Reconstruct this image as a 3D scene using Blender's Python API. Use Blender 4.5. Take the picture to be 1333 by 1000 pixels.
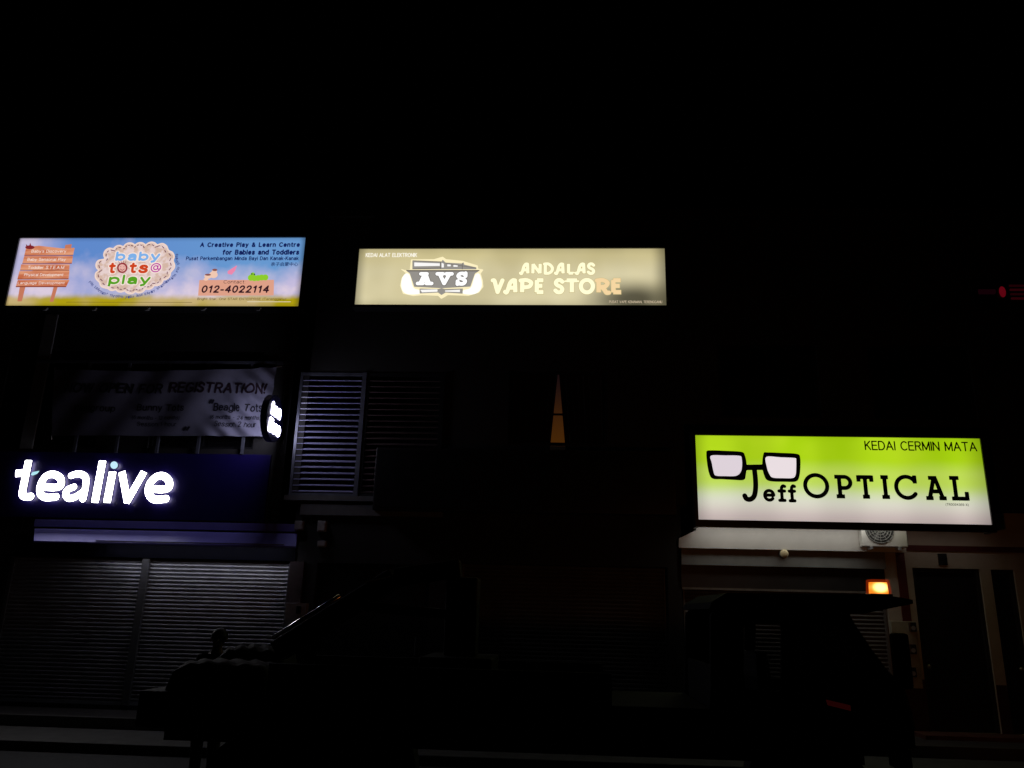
import bpy, bmesh, math, random
import numpy as np
from mathutils import Vector, Matrix
R = math.radians
random.seed(7)
for o in list(bpy.data.objects): bpy.data.objects.remove(o)
sc = bpy.context.scene
col = sc.collection

# ------------------------------------------------------------------ camera, night sky, exposure
F, CX, CY = 1030.0, 666.5, 500.0                   # photograph: 1333 x 1000
YAW, PITCH, ROLL = R(3.52), R(16.07), R(1.455)
fw = Vector((-math.sin(YAW)*math.cos(PITCH), math.cos(YAW)*math.cos(PITCH), math.sin(PITCH)))
r0 = fw.cross(Vector((0, 0, 1))).normalized(); u0 = r0.cross(fw)
rt = r0*math.cos(ROLL) + u0*math.sin(ROLL); up = -r0*math.sin(ROLL) + u0*math.cos(ROLL)
CAM = Vector((0, -14, 1.75))
cd = bpy.data.cameras.new("camera"); cam = bpy.data.objects.new("camera", cd); col.objects.link(cam)
cam.matrix_world = Matrix(((rt.x, up.x, -fw.x, CAM.x), (rt.y, up.y, -fw.y, CAM.y), (rt.z, up.z, -fw.z, CAM.z), (0, 0, 0, 1)))
cd.sensor_fit = 'HORIZONTAL'; cd.sensor_width = 36; cd.lens = 36*F/1333; cd.clip_start = .05; cd.clip_end = 2000
sc.camera = cam
w = bpy.data.worlds.new("World"); sc.world = w; w.use_nodes = True
nt = w.node_tree; sky = nt.nodes.new('ShaderNodeTexSky'); sky.sky_type = 'NISHITA'; sky.sun_disc = False
sky.sun_elevation = R(-9); sky.sun_rotation = R(200)
nt.links.new(sky.outputs[0], nt.nodes['Background'].inputs[0]); nt.nodes['Background'].inputs[1].default_value = .02
sc.view_settings.view_transform = 'Standard'; sc.view_settings.look = 'None'
sc.view_settings.exposure = 0; sc.view_settings.gamma = 1
sc.render.engine = 'CYCLES'; sc.cycles.use_denoising = True; sc.cycles.max_bounces = 6
try: sc.cycles.denoiser = 'OPENIMAGEDENOISE'
except Exception: pass

def at(px, py, Y):
    """Point on the plane y = Y seen at this pixel of the photograph."""
    d = rt*((px-CX)/F) - up*((py-CY)/F) + fw
    return CAM + d*((Y-CAM.y)/d.y)

# ------------------------------------------------------------------ materials
def s2l(c):
    return tuple((v/12.92 if v <= .04045 else ((v+.055)/1.055)**2.4) for v in c)
def rgb(r, g, b): return s2l((r/255, g/255, b/255))
MATS = {}
def mat(name, c, rough=.6, metal=0, noise=.25, scale=6, bump=0, coat=0, spec=.5):
    if name in MATS: return MATS[name]
    m = bpy.data.materials.new(name); m.use_nodes = True; n = m.node_tree; b = n.nodes['Principled BSDF']
    b.inputs['Roughness'].default_value = rough; b.inputs['Metallic'].default_value = metal
    b.inputs['Coat Weight'].default_value = coat; b.inputs['Specular IOR Level'].default_value = spec
    tc = n.nodes.new('ShaderNodeTexCoord'); t = n.nodes.new('ShaderNodeTexNoise')
    t.inputs['Scale'].default_value = scale; t.inputs['Detail'].default_value = 6
    n.links.new(tc.outputs['Object'], t.inputs['Vector'])
    r = n.nodes.new('ShaderNodeValToRGB')
    r.color_ramp.elements[0].color = tuple(v*(1-noise) for v in c)+(1,); r.color_ramp.elements[1].color = tuple(min(1, v*(1+noise)) for v in c)+(1,)
    r.color_ramp.elements[0].position = .3; r.color_ramp.elements[1].position = .7
    n.links.new(t.outputs['Fac'], r.inputs[0]); n.links.new(r.outputs[0], b.inputs['Base Color'])
    if bump:
        bp = n.nodes.new('ShaderNodeBump'); bp.inputs['Strength'].default_value = bump; bp.inputs['Distance'].default_value = .01
        n.links.new(t.outputs['Fac'], bp.inputs['Height']); n.links.new(bp.outputs[0], b.inputs['Normal'])
    MATS[name] = m; return m
def glow(name, c, s=1, sampling='NONE'):
    """Backlit or burning surface: emission only."""
    if name in MATS: return MATS[name]
    m = bpy.data.materials.new(name); m.use_nodes = True; n = m.node_tree; n.nodes.clear()
    e = n.nodes.new('ShaderNodeEmission'); o = n.nodes.new('ShaderNodeOutputMaterial')
    e.inputs[0].default_value = tuple(c)+(1,); e.inputs[1].default_value = s; n.links.new(e.outputs[0], o.inputs[0])
    m.cycles.emission_sampling = sampling
    MATS[name] = m; return m
class N:
    """Small helper for node maths."""
    def __init__(s, m): s.t = m.node_tree
    def new(s, k): return s.t.nodes.new(k)
    def put(s, v, sock):
        if isinstance(v, (int, float)): sock.default_value = v
        elif isinstance(v, tuple): sock.default_value = v if len(v) == 4 else v+(1,)
        else: s.t.links.new(v, sock)
    def m(s, op, a, b=0, clamp=False):
        n = s.new('ShaderNodeMath'); n.operation = op; n.use_clamp = clamp; s.put(a, n.inputs[0]); s.put(b, n.inputs[1]); return n.outputs[0]
    def ramp(s, v, a, b, x=0, y=1):
        n = s.new('ShaderNodeMapRange'); n.interpolation_type = 'SMOOTHSTEP'
        s.put(v, n.inputs[0])
        for i, q in enumerate((a, b, x, y)): n.inputs[i+1].default_value = q
        return n.outputs[0]
    def mix(s, f, a, b):
        n = s.new('ShaderNodeMix'); n.data_type = 'RGBA'; s.put(f, n.inputs[0]); s.put(a, n.inputs[6]); s.put(b, n.inputs[7]); return n.outputs[2]
    def noise(s, vec, scale, detail=3):
        n = s.new('ShaderNodeTexNoise'); n.inputs['Scale'].default_value = scale; n.inputs['Detail'].default_value = detail; s.t.links.new(vec, n.inputs['Vector']); return n.outputs[0]
def face_mat(name):
    m = bpy.data.materials.new(name); m.use_nodes = True; m.node_tree.nodes.clear(); n = N(m)
    e = n.new('ShaderNodeEmission'); o = n.new('ShaderNodeOutputMaterial'); m.node_tree.links.new(e.outputs[0], o.inputs[0])
    uv = n.new('ShaderNodeUVMap'); sp = n.new('ShaderNodeSeparateXYZ'); m.node_tree.links.new(uv.outputs[0], sp.inputs[0])
    tc = n.new('ShaderNodeTexCoord')
    m.cycles.emission_sampling = 'FRONT'
    return m, n, e, sp.outputs[0], sp.outputs[1], tc.outputs['Object']

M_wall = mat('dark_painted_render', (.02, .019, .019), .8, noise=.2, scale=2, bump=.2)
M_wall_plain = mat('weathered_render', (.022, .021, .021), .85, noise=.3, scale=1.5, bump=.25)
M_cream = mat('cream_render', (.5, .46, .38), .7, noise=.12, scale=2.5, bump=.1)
M_white = mat('white_paint', (.75, .74, .7), .5, noise=.06, scale=3)
M_grey = mat('grey_paint', (.14, .14, .14), .6, noise=.12)
M_red = mat('dark_red_paint', (.1, .014, .012), .5, noise=.15)
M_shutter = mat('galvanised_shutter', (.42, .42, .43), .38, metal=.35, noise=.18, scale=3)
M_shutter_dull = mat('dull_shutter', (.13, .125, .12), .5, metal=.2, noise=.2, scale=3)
M_black = mat('black_metal', (.012, .012, .014), .45, noise=.3)
M_cab = mat('black_cabinet', (.02, .02, .022), .4, noise=.2)
M_steel = mat('steel', (.5, .5, .5), .3, metal=.9, noise=.1)
M_alu = mat('aluminium_frame', (.55, .57, .6), .35, metal=.5, noise=.08)
M_purple = mat('purple_acrylic', (.013, .008, .105), .35, noise=.08, scale=2)
M_lilac = mat('lilac_panel', (.26, .24, .8), .45, noise=.1, scale=1.5)
M_room = mat('dark_interior', (.02, .02, .02), .9)
M_asphalt = mat('asphalt', (.022, .022, .023), .8, noise=.4, scale=30, bump=.4)
M_concrete = mat('concrete', (.09, .088, .082), .85, noise=.2, scale=5, bump=.3)
M_tile = mat('walkway_tile', (.09, .082, .076), .5, noise=.15, scale=4)
M_soil = mat('ground_dark', (.05, .05, .045), .9, noise=.3, scale=.5)
M_lorry = mat('black_lorry_paint', (.008, .008, .01), .7, noise=.2, spec=.12)
M_rubber = mat('rubber', (.012, .012, .012), .8)
M_chrome = mat('chrome', (.7, .7, .7), .12, metal=1, noise=.03)
M_reflector_glint = glow('red_reflector_glint', (.011, .0008, .0008), 1)  # red glint of an unlit reflector, put in as weak emission
M_louvre = mat('louvre_glass', (.36, .36, .6), .25, noise=.08)
def glass(nm, tint):
    m = bpy.data.materials.new(nm); m.use_nodes = True; n = N(m); m.node_tree.nodes.clear()
    t = n.new('ShaderNodeBsdfTransparent'); t.inputs[0].default_value = (tint, tint, tint, 1)
    g = n.new('ShaderNodeBsdfGlossy'); g.inputs['Roughness'].default_value = .03
    lw = n.new('ShaderNodeLayerWeight'); lw.inputs[0].default_value = .15
    mx = n.new('ShaderNodeMixShader'); o = n.new('ShaderNodeOutputMaterial')
    m.node_tree.links.new(lw.outputs['Fresnel'], mx.inputs[0]); m.node_tree.links.new(t.outputs[0], mx.inputs[1]); m.node_tree.links.new(g.outputs[0], mx.inputs[2])
    m.node_tree.links.new(mx.outputs[0], o.inputs[0]); return m
M_glass = glass('cab_glass', .75); M_tint = glass('tinted_cab_glass', .16)

# ------------------------------------------------------------------ object helpers
ORG = {}
def org(p):
    return ORG[p.name] if p is not None else Vector((0, 0, 0))
def tag(o, label=None, cat=None, group=None, kind=None):
    if label: o['label'] = label
    if cat: o['category'] = cat
    if group: o['group'] = group
    if kind: o['kind'] = kind
    return o
def thing(name, label, cat, loc, group=None):
    o = bpy.data.objects.new(name, None); col.objects.link(o); o.location = loc; o.empty_display_size = .2
    ORG[o.name] = Vector(loc); return tag(o, label, cat, group)
class G:
    def __init__(s): s.v = []; s.f = []; s.uv = {}
    def add(s, vs, fs):
        b = len(s.v); s.v += [Vector(v) for v in vs]; s.f += [tuple(i+b for i in f) for f in fs]; return s
    def box(s, x0, x1, y0, y1, z0, z1):
        return s.add([(x0, y0, z0), (x1, y0, z0), (x1, y1, z0), (x0, y1, z0), (x0, y0, z1), (x1, y0, z1), (x1, y1, z1), (x0, y1, z1)],
                     [(0, 3, 2, 1), (4, 5, 6, 7), (0, 1, 5, 4), (1, 2, 6, 5), (2, 3, 7, 6), (3, 0, 4, 7)])
    def prism_y(s, pts, y0, y1):
        n = len(pts)
        vs = [(x, y0, z) for x, z in pts]+[(x, y1, z) for x, z in pts]
        return s.add(vs, [tuple(range(n)), tuple(range(2*n-1, n-1, -1))]+[(i, n+i, n+(i+1) % n, (i+1) % n) for i in range(n)])
    def prism_x(s, pts, x0, x1):
        n = len(pts)
        vs = [(x0, y, z) for y, z in pts]+[(x1, y, z) for y, z in pts]
        return s.add(vs, [tuple(range(n)), tuple(range(2*n-1, n-1, -1))]+[(i, n+i, n+(i+1) % n, (i+1) % n) for i in range(n)])
    def tube(s, pts, r, k=10, r1=None):
        pts = [Vector(p) for p in pts]; m = len(pts); b = len(s.v)
        for i, p in enumerate(pts):
            d = (pts[min(i+1, m-1)]-pts[max(i-1, 0)]).normalized()
            a = d.orthogonal().normalized() if i == 0 else (a-d*a.dot(d)).normalized()
            c = d.cross(a); rr = r if r1 is None else r+(r1-r)*i/(m-1)
            for j in range(k):
                t = 2*math.pi*j/k; s.v.append(p+(a*math.cos(t)+c*math.sin(t))*rr)
        for i in range(m-1):
            for j in range(k):
                s.f.append((b+i*k+j, b+i*k+(j+1) % k, b+(i+1)*k+(j+1) % k, b+(i+1)*k+j))
        s.f.append(tuple(b+j for j in reversed(range(k)))); s.f.append(tuple(b+(m-1)*k+j for j in range(k)))
        return s
    def disc_x(s, c, rad, x0, x1, k=48):
        return s.prism_x([(c[1]+rad*math.cos(2*math.pi*i/k), c[2]+rad*math.sin(2*math.pi*i/k)) for i in range(k)], x0, x1)
    def disc_y(s, cx, cz, rad, y0, y1, k=32):
        return s.prism_y([(cx+rad*math.cos(2*math.pi*i/k), cz+rad*math.sin(2*math.pi*i/k)) for i in range(k)], y0, y1)
    def bar(s, p0, p1, wy, h):
        """Box beam between two points in an x-z plane."""
        p0, p1 = Vector(p0), Vector(p1); d = (p1-p0).normalized(); n = Vector((-d.z, 0, d.x))*h/2; y = Vector((0, wy/2, 0))
        vs = [p0-n-y, p1-n-y, p1-n+y, p0-n+y, p0+n-y, p1+n-y, p1+n+y, p0+n+y]
        return s.add(vs, [(0, 3, 2, 1), (4, 5, 6, 7), (0, 1, 5, 4), (1, 2, 6, 5), (2, 3, 7, 6), (3, 0, 4, 7)])
    def ball(s, c, r, k=14, sc=(1, 1, 1)):
        b = len(s.v)
        for i in range(k+1):
            a = math.pi*i/k
            for j in range(2*k):
                t = math.pi*j/k
                s.v.append(Vector((c[0]+sc[0]*r*math.sin(a)*math.cos(t), c[1]+sc[1]*r*math.sin(a)*math.sin(t), c[2]+sc[2]*r*math.cos(a))))
        for i in range(k):
            for j in range(2*k):
                s.f.append((b+i*2*k+j, b+(i+1)*2*k+j, b+(i+1)*2*k+(j+1) % (2*k), b+i*2*k+(j+1) % (2*k)))
        return s
    def build(s, name, m, parent=None, bevel=0, smooth=False, uvbox=None):
        o3 = org(parent); me = bpy.data.meshes.new(name)
        me.from_pydata([v-o3 for v in s.v], [], s.f); me.update()
        if not uvbox:
            bm = bmesh.new(); bm.from_mesh(me)
            bmesh.ops.recalc_face_normals(bm, faces=bm.faces); bm.to_mesh(me); bm.free()
        me.materials.append(m)
        if uvbox:
            x0, x1, z0, z1 = uvbox; ul = me.uv_layers.new(name='UVMap')
            for l in me.loops:
                v = s.v[l.vertex_index]; ul.data[l.index].uv = ((v.x-x0)/(x1-x0), (v.z-z0)/(z1-z0))
        o = bpy.data.objects.new(name, me); col.objects.link(o)
        ORG[o.name] = o3.copy()
        if parent is not None: o.parent = parent
        if smooth:
            for p in me.polygons: p.use_smooth = True
        if bevel:
            b = o.modifiers.new('bevel', 'BEVEL'); b.width = bevel; b.segments = 2; b.limit_method = 'ANGLE'
        return o

# ---- flat shapes from signed distances (letters, logos): marching squares, then a sheet or an extrusion
def seg_d(X, Z, a, b, wd, butt=False):
    ax, az = a; bx, bz = b; dx, dz = bx-ax, bz-az; L = math.hypot(dx, dz)
    if L < 1e-9: return np.hypot(X-ax, Z-az)-wd/2
    if butt:
        ux, uz = dx/L, dz/L; t = (X-ax)*ux+(Z-az)*uz; n = -(X-ax)*uz+(Z-az)*ux
        return np.maximum(np.maximum(-t, t-L), np.abs(n)-wd/2)
    t = np.clip(((X-ax)*dx+(Z-az)*dz)/(L*L), 0, 1)
    return np.hypot(X-ax-t*dx, Z-az-t*dz)-wd/2
def poly_d(X, Z, P):
    d = np.full(X.shape, 1e9); ins = np.zeros(X.shape, bool); n = len(P)
    for i in range(n):
        (ax, az), (bx, bz) = P[i], P[(i+1) % n]
        d = np.minimum(d, seg_d(X, Z, (ax, az), (bx, bz), 0))
        c = ((az > Z) != (bz > Z)) & (X < (bx-ax)*(Z-az)/((bz-az) if abs(bz-az) > 1e-12 else 1e-12)+ax)
        ins ^= c
    return np.where(ins, -d, d)
def spline(P, k=8, closed=False):
    out = []; n = len(P)
    rng = range(n) if closed else range(n-1)
    for i in rng:
        g = (lambda j: P[j % n]) if closed else (lambda j: P[max(0, min(n-1, j))])
        p0, p1, p2, p3 = g(i-1), g(i), g(i+1), g(i+2)
        for j in range(k):
            t = j/k
            out.append(tuple(.5*((2*p1[q])+(-p0[q]+p2[q])*t+(2*p0[q]-5*p1[q]+4*p2[q]-p3[q])*t*t+(-p0[q]+3*p1[q]-3*p2[q]+p3[q])*t**3) for q in (0, 1)))
    if not closed: out.append(tuple(P[-1]))
    return out
def arc(cx, cz, rx, rz, a0, a1, k=20):
    return [(cx+rx*math.cos(R(a0+(a1-a0)*i/k)), cz+rz*math.sin(R(a0+(a1-a0)*i/k))) for i in range(k+1)]
class Shape:
    """Union of strokes and polygons in the x-z plane, minus cut-outs."""
    def __init__(s): s.a = []; s.c = []; s.lo = [1e9, 1e9]; s.hi = [-1e9, -1e9]
    def _ext(s, P, m):
        for p in P:
            for q in (0, 1): s.lo[q] = min(s.lo[q], p[q]-m); s.hi[q] = max(s.hi[q], p[q]+m)
    def line(s, P, wd, butt=False):
        s._ext(P, wd); s.a.append(('l', list(P), wd, butt)); return s
    def poly(s, P): s._ext(P, .02); s.a.append(('p', list(P))); return s
    def cut(s, P): s.c.append(('p', list(P))); return s
    def cutline(s, P, wd): s.c.append(('l', list(P), wd, False)); return s
    def _d(s, it, X, Z):
        if it[0] == 'p': return poly_d(X, Z, it[1])
        d = np.full(X.shape, 1e9)
        wd = it[2]
        for i in range(len(it[1])-1): d = np.minimum(d, seg_d(X, Z, it[1][i], it[1][i+1], wd, it[3]))
        return d
    def mesh(s, res, grow=0):
        nx = int((s.hi[0]-s.lo[0]+2*grow)/res)+4; nz = int((s.hi[1]-s.lo[1]+2*grow)/res)+4
        xs = s.lo[0]-grow-res+np.arange(nx)*res; zs = s.lo[1]-grow-res+np.arange(nz)*res
        X, Z = np.meshgrid(xs, zs, indexing='ij'); d = np.full(X.shape, 1e9)
        for it in s.a: d = np.minimum(d, s._d(it, X, Z))
        for it in s.c: d = np.maximum(d, -s._d(it, X, Z))
        d = d-grow; d[np.abs(d) < 1e-9] = 1e-9
        V = []; idx = {}; Fc = []
        def vert(key, p):
            if key not in idx: idx[key] = len(V); V.append(p)
            return idx[key]
        ins = d < 0
        anyin = ins[:-1, :-1] | ins[1:, :-1] | ins[1:, 1:] | ins[:-1, 1:]
        for i, j in zip(*np.nonzero(anyin)):
            cs = [(i, j), (i+1, j), (i+1, j+1), (i, j+1)]; poly = []
            for k in range(4):
                a, b = cs[k], cs[(k+1) % 4]; da, db = d[a], d[b]
                if da < 0: poly.append(vert(('c',)+a, (xs[a[0]], zs[a[1]])))
                if (da < 0) != (db < 0):
                    t = da/(da-db); lo, hi = (a, b) if a < b else (b, a)
                    poly.append(vert(('e',)+lo+hi, (xs[a[0]]+(xs[b[0]]-xs[a[0]])*t, zs[a[1]]+(zs[b[1]]-zs[a[1]])*t)))
            if len(poly) >= 3: Fc.append(tuple(poly))
        return V, Fc
    def sheet(s, Y, res=.012, grow=0, warp=None):
        V, Fc = s.mesh(res, grow); g = G(); g.add([(x, Y+(warp(x, z) if warp else 0), z) for x, z in V], Fc); return g
    def solid(s, y0, y1, res=.015):
        V, Fc = s.mesh(res); n = len(V); g = G(); cnt = {}
        for f in Fc:
            for k in range(len(f)):
                cnt[(f[k], f[(k+1) % len(f)])] = 1
        side = [(b, a, a+n, b+n) for (a, b) in cnt if (b, a) not in cnt]
        g.add([(x, y0, z) for x, z in V]+[(x, y1, z) for x, z in V], Fc+[tuple(i+n for i in reversed(f)) for f in Fc]+side)
        return g
def P2(pts, Y, zx=0, zy=0, k=1.0):
    """Points traced on an enlarged view (origin zx, zy; enlargement k), as x, z on the plane y = Y."""
    out = []
    for x, y in pts:
        p = at(zx+x/k, zy+y/k, Y); out.append((p.x, p.z))
    return out
# ---- letter skeletons in a unit box (x, z in 0..1)
def glyph(ch):
    L = []
    A = lambda *p: L.append(list(p))
    if ch == 'A': L.append(spline([(.04, .08), (.16, .03), (.28, .3), (.42, .72), (.62, .93), (.8, .93)])); A((.8, .95), (.86, .05)); A((.3, .38), (.82, .38))
    elif ch == 'N': A((.12, .05), (.12, .95)); A((.12, .93), (.86, .08)); A((.88, .05), (.88, .95))
    elif ch == 'D': A((.14, .05), (.14, .95)); L.append(spline([(.05, .94), (.5, .93), (.88, .6), (.8, .25), (.5, .07), (.14, .06)]))
    elif ch == 'L': A((.2, .95), (.2, .07)); A((.2, .07), (.92, .07)); A((.92, .07), (.92, .2))
    elif ch == 'S': L.append(spline([(.86, .82), (.62, .95), (.3, .92), (.14, .74), (.3, .57), (.68, .45), (.86, .27), (.7, .07), (.35, .05), (.1, .18)]))
    elif ch == 'V': L.append(spline([(.05, .93), (.2, .9), (.35, .5), (.52, .06)])); L.append(spline([(.52, .06), (.72, .5), (.92, .93)]))
    elif ch == 'P': A((.18, .05), (.18, .95)); L.append(spline([(.05, .92), (.5, .95), (.88, .78), (.78, .5), (.45, .42), (.18, .44)]))
    elif ch == 'E': A((.18, .05), (.18, .95)); A((.18, .94), (.9, .94)); A((.18, .52), (.8, .52)); A((.18, .06), (.92, .06))
    elif ch == 'T': A((.5, .05), (.5, .95)); A((.06, .93), (.94, .93)); A((.06, .93), (.06, .8)); A((.94, .93), (.94, .8))
    elif ch == 'O': L.append(arc(.5, .5, .42, .46, 0, 360, 32))
    elif ch == 'R': A((.18, .05), (.18, .95)); L.append(spline([(.05, .92), (.5, .95), (.86, .76), (.72, .5), (.4, .44), (.2, .44)])); L.append(spline([(.45, .42), (.65, .2), (.78, .02), (.96, .02)]))
    return L
def slab(ch):
    L = []; A = lambda *p: L.append(list(p)); t = .08
    if ch == 'O': L.append(arc(.5, .5, .5, .44, 0, 360, 40))
    elif ch == 'P': A((.3, t), (.3, 1-t)); A((.02, 1-t), (.6, 1-t)); L.append(arc(.62, .68, .36, .24, 90, -90)); A((.3, .44), (.6, .44)); A((.06, t), (.58, t))
    elif ch == 'T': A((.5, t), (.5, 1-t)); A((.06, 1-t), (.94, 1-t)); A((.06, 1), (.06, .72)); A((.94, 1), (.94, .72)); A((.26, t), (.74, t))
    elif ch == 'I': A((.5, t), (.5, 1-t)); A((.05, 1-t), (.95, 1-t)); A((.05, t), (.95, t))
    elif ch == 'C': L.append(arc(.5, .5, .5, .44, 38, 322, 36)); A((.92, 1), (.92, .66))
    elif ch == 'A': A((.18, t), (.47, 1-t)); A((.82, t), (.53, 1-t)); A((.2, 1-t), (.62, 1-t)); A((.3, .36), (.72, .36)); A((0, t), (.36, t)); A((.64, t), (1, t))
    elif ch == 'L': A((.3, t), (.3, 1-t)); A((.02, 1-t), (.58, 1-t)); A((.04, t), (.96, t)); A((.95, 0), (.95, .36))
    elif ch == 'V': A((.16, 1-t), (.5, t)); A((.84, 1-t), (.5, t)); A((0, 1-t), (.38, 1-t)); A((.62, 1-t), (1, 1-t))
    elif ch == 'S': L.extend(glyph('S')); A((.88, .98), (.88, .72)); A((.1, .02), (.1, .28))
    elif ch == 'e': A((.1, .52), (.92, .52)); L.append(arc(.5, .5, .42, .43, 5, 318, 32))
    elif ch == 'f': L.append(spline([(.86, .9), (.66, .93), (.46, .82), (.44, .6), (.44, t)])); A((.1, .62), (.82, .62)); A((.14, t*.7), (.78, t*.7))
    return L
def put_glyph(sh, strokes, x0, x1, z0, z1, wd, butt=False):
    for s in strokes:
        sh.line([(x0+p[0]*(x1-x0), z0+p[1]*(z1-z0)) for p in s], wd, butt and len(s) == 2)
    return sh
def wbox(px0, px1, py0, py1, Y):
    a = at((px0+px1)/2, py1, Y); b = at((px0+px1)/2, py0, Y)
    return at(px0, (py0+py1)/2, Y).x, at(px1, (py0+py1)/2, Y).x, a.z, b.z
def text(s, px0, px1, py0, py1, Y, bold=0, shear=0, warp=None, capfit=False):
    """Font lettering fitted to a pixel box of the photograph, as a sheet on the plane y = Y."""
    cu = bpy.data.curves.new('lettering', 'FONT'); cu.body = s; cu.offset = bold; cu.shear = shear; cu.resolution_u = 3
    o = bpy.data.objects.new('lettering', cu); col.objects.link(o)
    bpy.context.view_layer.update()
    me = bpy.data.meshes.new_from_object(o.evaluated_get(bpy.context.evaluated_depsgraph_get()))
    V = [v.co.copy() for v in me.vertices]; Fc = [tuple(p.vertices) for p in me.polygons]
    bpy.data.objects.remove(o); bpy.data.curves.remove(cu); bpy.data.meshes.remove(me)
    x0, x1, z0, z1 = wbox(px0, px1, py0, py1, Y)
    ax, bx = min(v.x for v in V), max(v.x for v in V); az, bz = min(v.y for v in V), max(v.y for v in V)
    g = G(); vs = []
    for v in V:
        X = x0+(v.x-ax)/(bx-ax)*(x1-x0); Z = z0+(v.y-az)/(bz-az)*(z1-z0)
        vs.append((X, Y+(warp(X, Z) if warp else 0), Z))
    return g.add(vs, Fc)

def _sans():
    a = arc; sp = lambda *p: spline(list(p), 5); D = {}
    def d(ch, w_, *st): D[ch] = (w_, [list(q) for q in st])
    d('A', .8, [(0, 0), (.4, 1), (.8, 0)], [(.14, .34), (.66, .34)]); d('I', 0, [(0, 0), (0, 1)]); d('L', .55, [(0, 1), (0, 0), (.55, 0)])
    d('B', .64, [(0, 1), (.36, 1)]+a(.36, .77, .22, .23, 90, -90, 8)+[(0, .54)], [(.36, .54)]+a(.38, .27, .26, .27, 90, -90, 8)+[(0, 0), (0, 1)])
    d('C', .74, a(.42, .5, .42, .5, 48, 312)); d('G', .8, a(.42, .5, .42, .5, 48, 350)+[(.82, .44), (.5, .44)]); d('D', .72, [(0, 0), (0, 1), (.3, 1)]+a(.3, .5, .42, .5, 90, -90)+[(0, 0)])
    d('E', .58, [(.58, 1), (0, 1), (0, 0), (.6, 0)], [(0, .53), (.54, .53)]); d('F', .54, [(.54, 1), (0, 1), (0, 0)], [(0, .5), (.48, .5)]); d('H', .68, [(0, 0), (0, 1)], [(.68, 0), (.68, 1)], [(0, .53), (.68, .53)])
    d('J', .4, [(.4, 1), (.4, .25)]+a(.2, .22, .2, .22, 0, -170)); d('K', .64, [(0, 0), (0, 1)], [(.6, 1), (0, .38)], [(.2, .6), (.64, 0)]); d('M', .84, [(0, 0), (0, 1), (.42, .08), (.84, 1), (.84, 0)]); d('N', .7, [(0, 0), (0, 1), (.7, 0), (.7, 1)])
    d('O', .86, a(.43, .5, .43, .5, 0, 360, 28)); d('P', .62, [(0, 0), (0, 1), (.36, 1)]+a(.36, .74, .26, .26, 90, -90)+[(0, .48)]); d('R', .66, [(0, 0), (0, 1), (.38, 1)]+a(.38, .75, .25, .25, 90, -90)+[(0, .5)], [(.36, .5), (.66, 0)])
    d('S', .62, sp((.6, .76), (.48, .97), (.2, .99), (.04, .8), (.16, .6), (.46, .47), (.6, .27), (.46, .03), (.16, .02), (0, .24))); d('T', .7, [(0, 1), (.7, 1)], [(.35, 1), (.35, 0)]); d('U', .66, [(0, 1), (0, .3)]+a(.33, .3, .33, .3, 180, 360)+[(.66, 1)])
    d('V', .76, [(0, 1), (.38, 0), (.76, 1)]); d('W', 1.1, [(0, 1), (.28, 0), (.55, 1), (.82, 0), (1.1, 1)]); d('X', .7, [(0, 0), (.7, 1)], [(0, 1), (.7, 0)]); d('Y', .74, [(0, 1), (.37, .44), (.74, 1)], [(.37, .44), (.37, 0)])
    o = a(.29, .36, .29, .36, 0, 360, 22)
    d('a', .54, sp((.05, .57), (.2, .72), (.42, .69), (.52, .5), (.52, 0)), sp((.52, .43), (.2, .39), (.03, .2), (.17, .01), (.4, .06), (.52, .24))); d('b', .58, [(0, 0), (0, 1)], o); d('c', .52, a(.3, .36, .3, .36, 48, 312)); d('d', .58, [(.58, 0), (.58, 1)], o)
    d('e', .58, [(.02, .39), (.58, .39)]+a(.3, .36, .28, .36, 4, 318)); d('f', .36, sp((.38, .98), (.2, .97), (.14, .8), (.14, 0)), [(0, .7), (.36, .7)]); d('g', .58, o, sp((.58, .73), (.58, .3), (.58, -.1), (.3, -.28), (.04, -.17)))
    d('h', .54, [(0, 0), (0, 1)], sp((0, .45), (.14, .68), (.36, .72), (.53, .52), (.54, 0))); d('i', 0, [(0, 0), (0, .71)], [(0, .97), (0, .985)]); d('j', .1, sp((.1, .71), (.1, -.1), (-.05, -.26)), [(.1, .97), (.1, .985)]); d('k', .5, [(0, 0), (0, 1)], [(.48, .71), (0, .26)], [(.17, .42), (.52, 0)]); d('l', 0, [(0, 0), (0, 1)])
    d('m', .9, [(0, 0), (0, .71)], sp((0, .45), (.12, .68), (.3, .72), (.44, .52), (.45, 0)), sp((.45, .45), (.57, .68), (.75, .72), (.89, .52), (.9, 0))); d('n', .54, [(0, 0), (0, .71)], sp((0, .45), (.14, .68), (.36, .72), (.53, .52), (.54, 0))); d('o', .58, o); d('p', .58, [(0, -.28), (0, .71)], o); d('q', .58, [(.58, -.28), (.58, .71)], o)
    d('r', .34, [(0, 0), (0, .71)], sp((0, .4), (.1, .64), (.34, .7))); d('s', .48, sp((.46, .56), (.36, .7), (.14, .71), (.04, .56), (.14, .43), (.36, .33), (.47, .18), (.36, .01), (.12, .01), (0, .16))); d('t', .32, sp((.14, .95), (.14, .2), (.2, .02), (.32, .02)), [(0, .71), (.32, .71)]); d('u', .54, sp((0, .71), (0, .2), (.18, 0), (.42, .06), (.54, .28)), [(.54, .71), (.54, 0)])
    d('v', .54, [(0, .71), (.27, 0), (.54, .71)]); d('w', .84, [(0, .71), (.21, 0), (.42, .71), (.63, 0), (.84, .71)]); d('x', .52, [(0, .71), (.52, 0)], [(0, 0), (.52, .71)]); d('y', .54, [(0, .71), (.28, .02)], [(.54, .71), (.22, -.2), (.05, -.27)]); d('z', .5, [(0, .71), (.5, .71), (0, 0), (.5, 0)])
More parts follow.
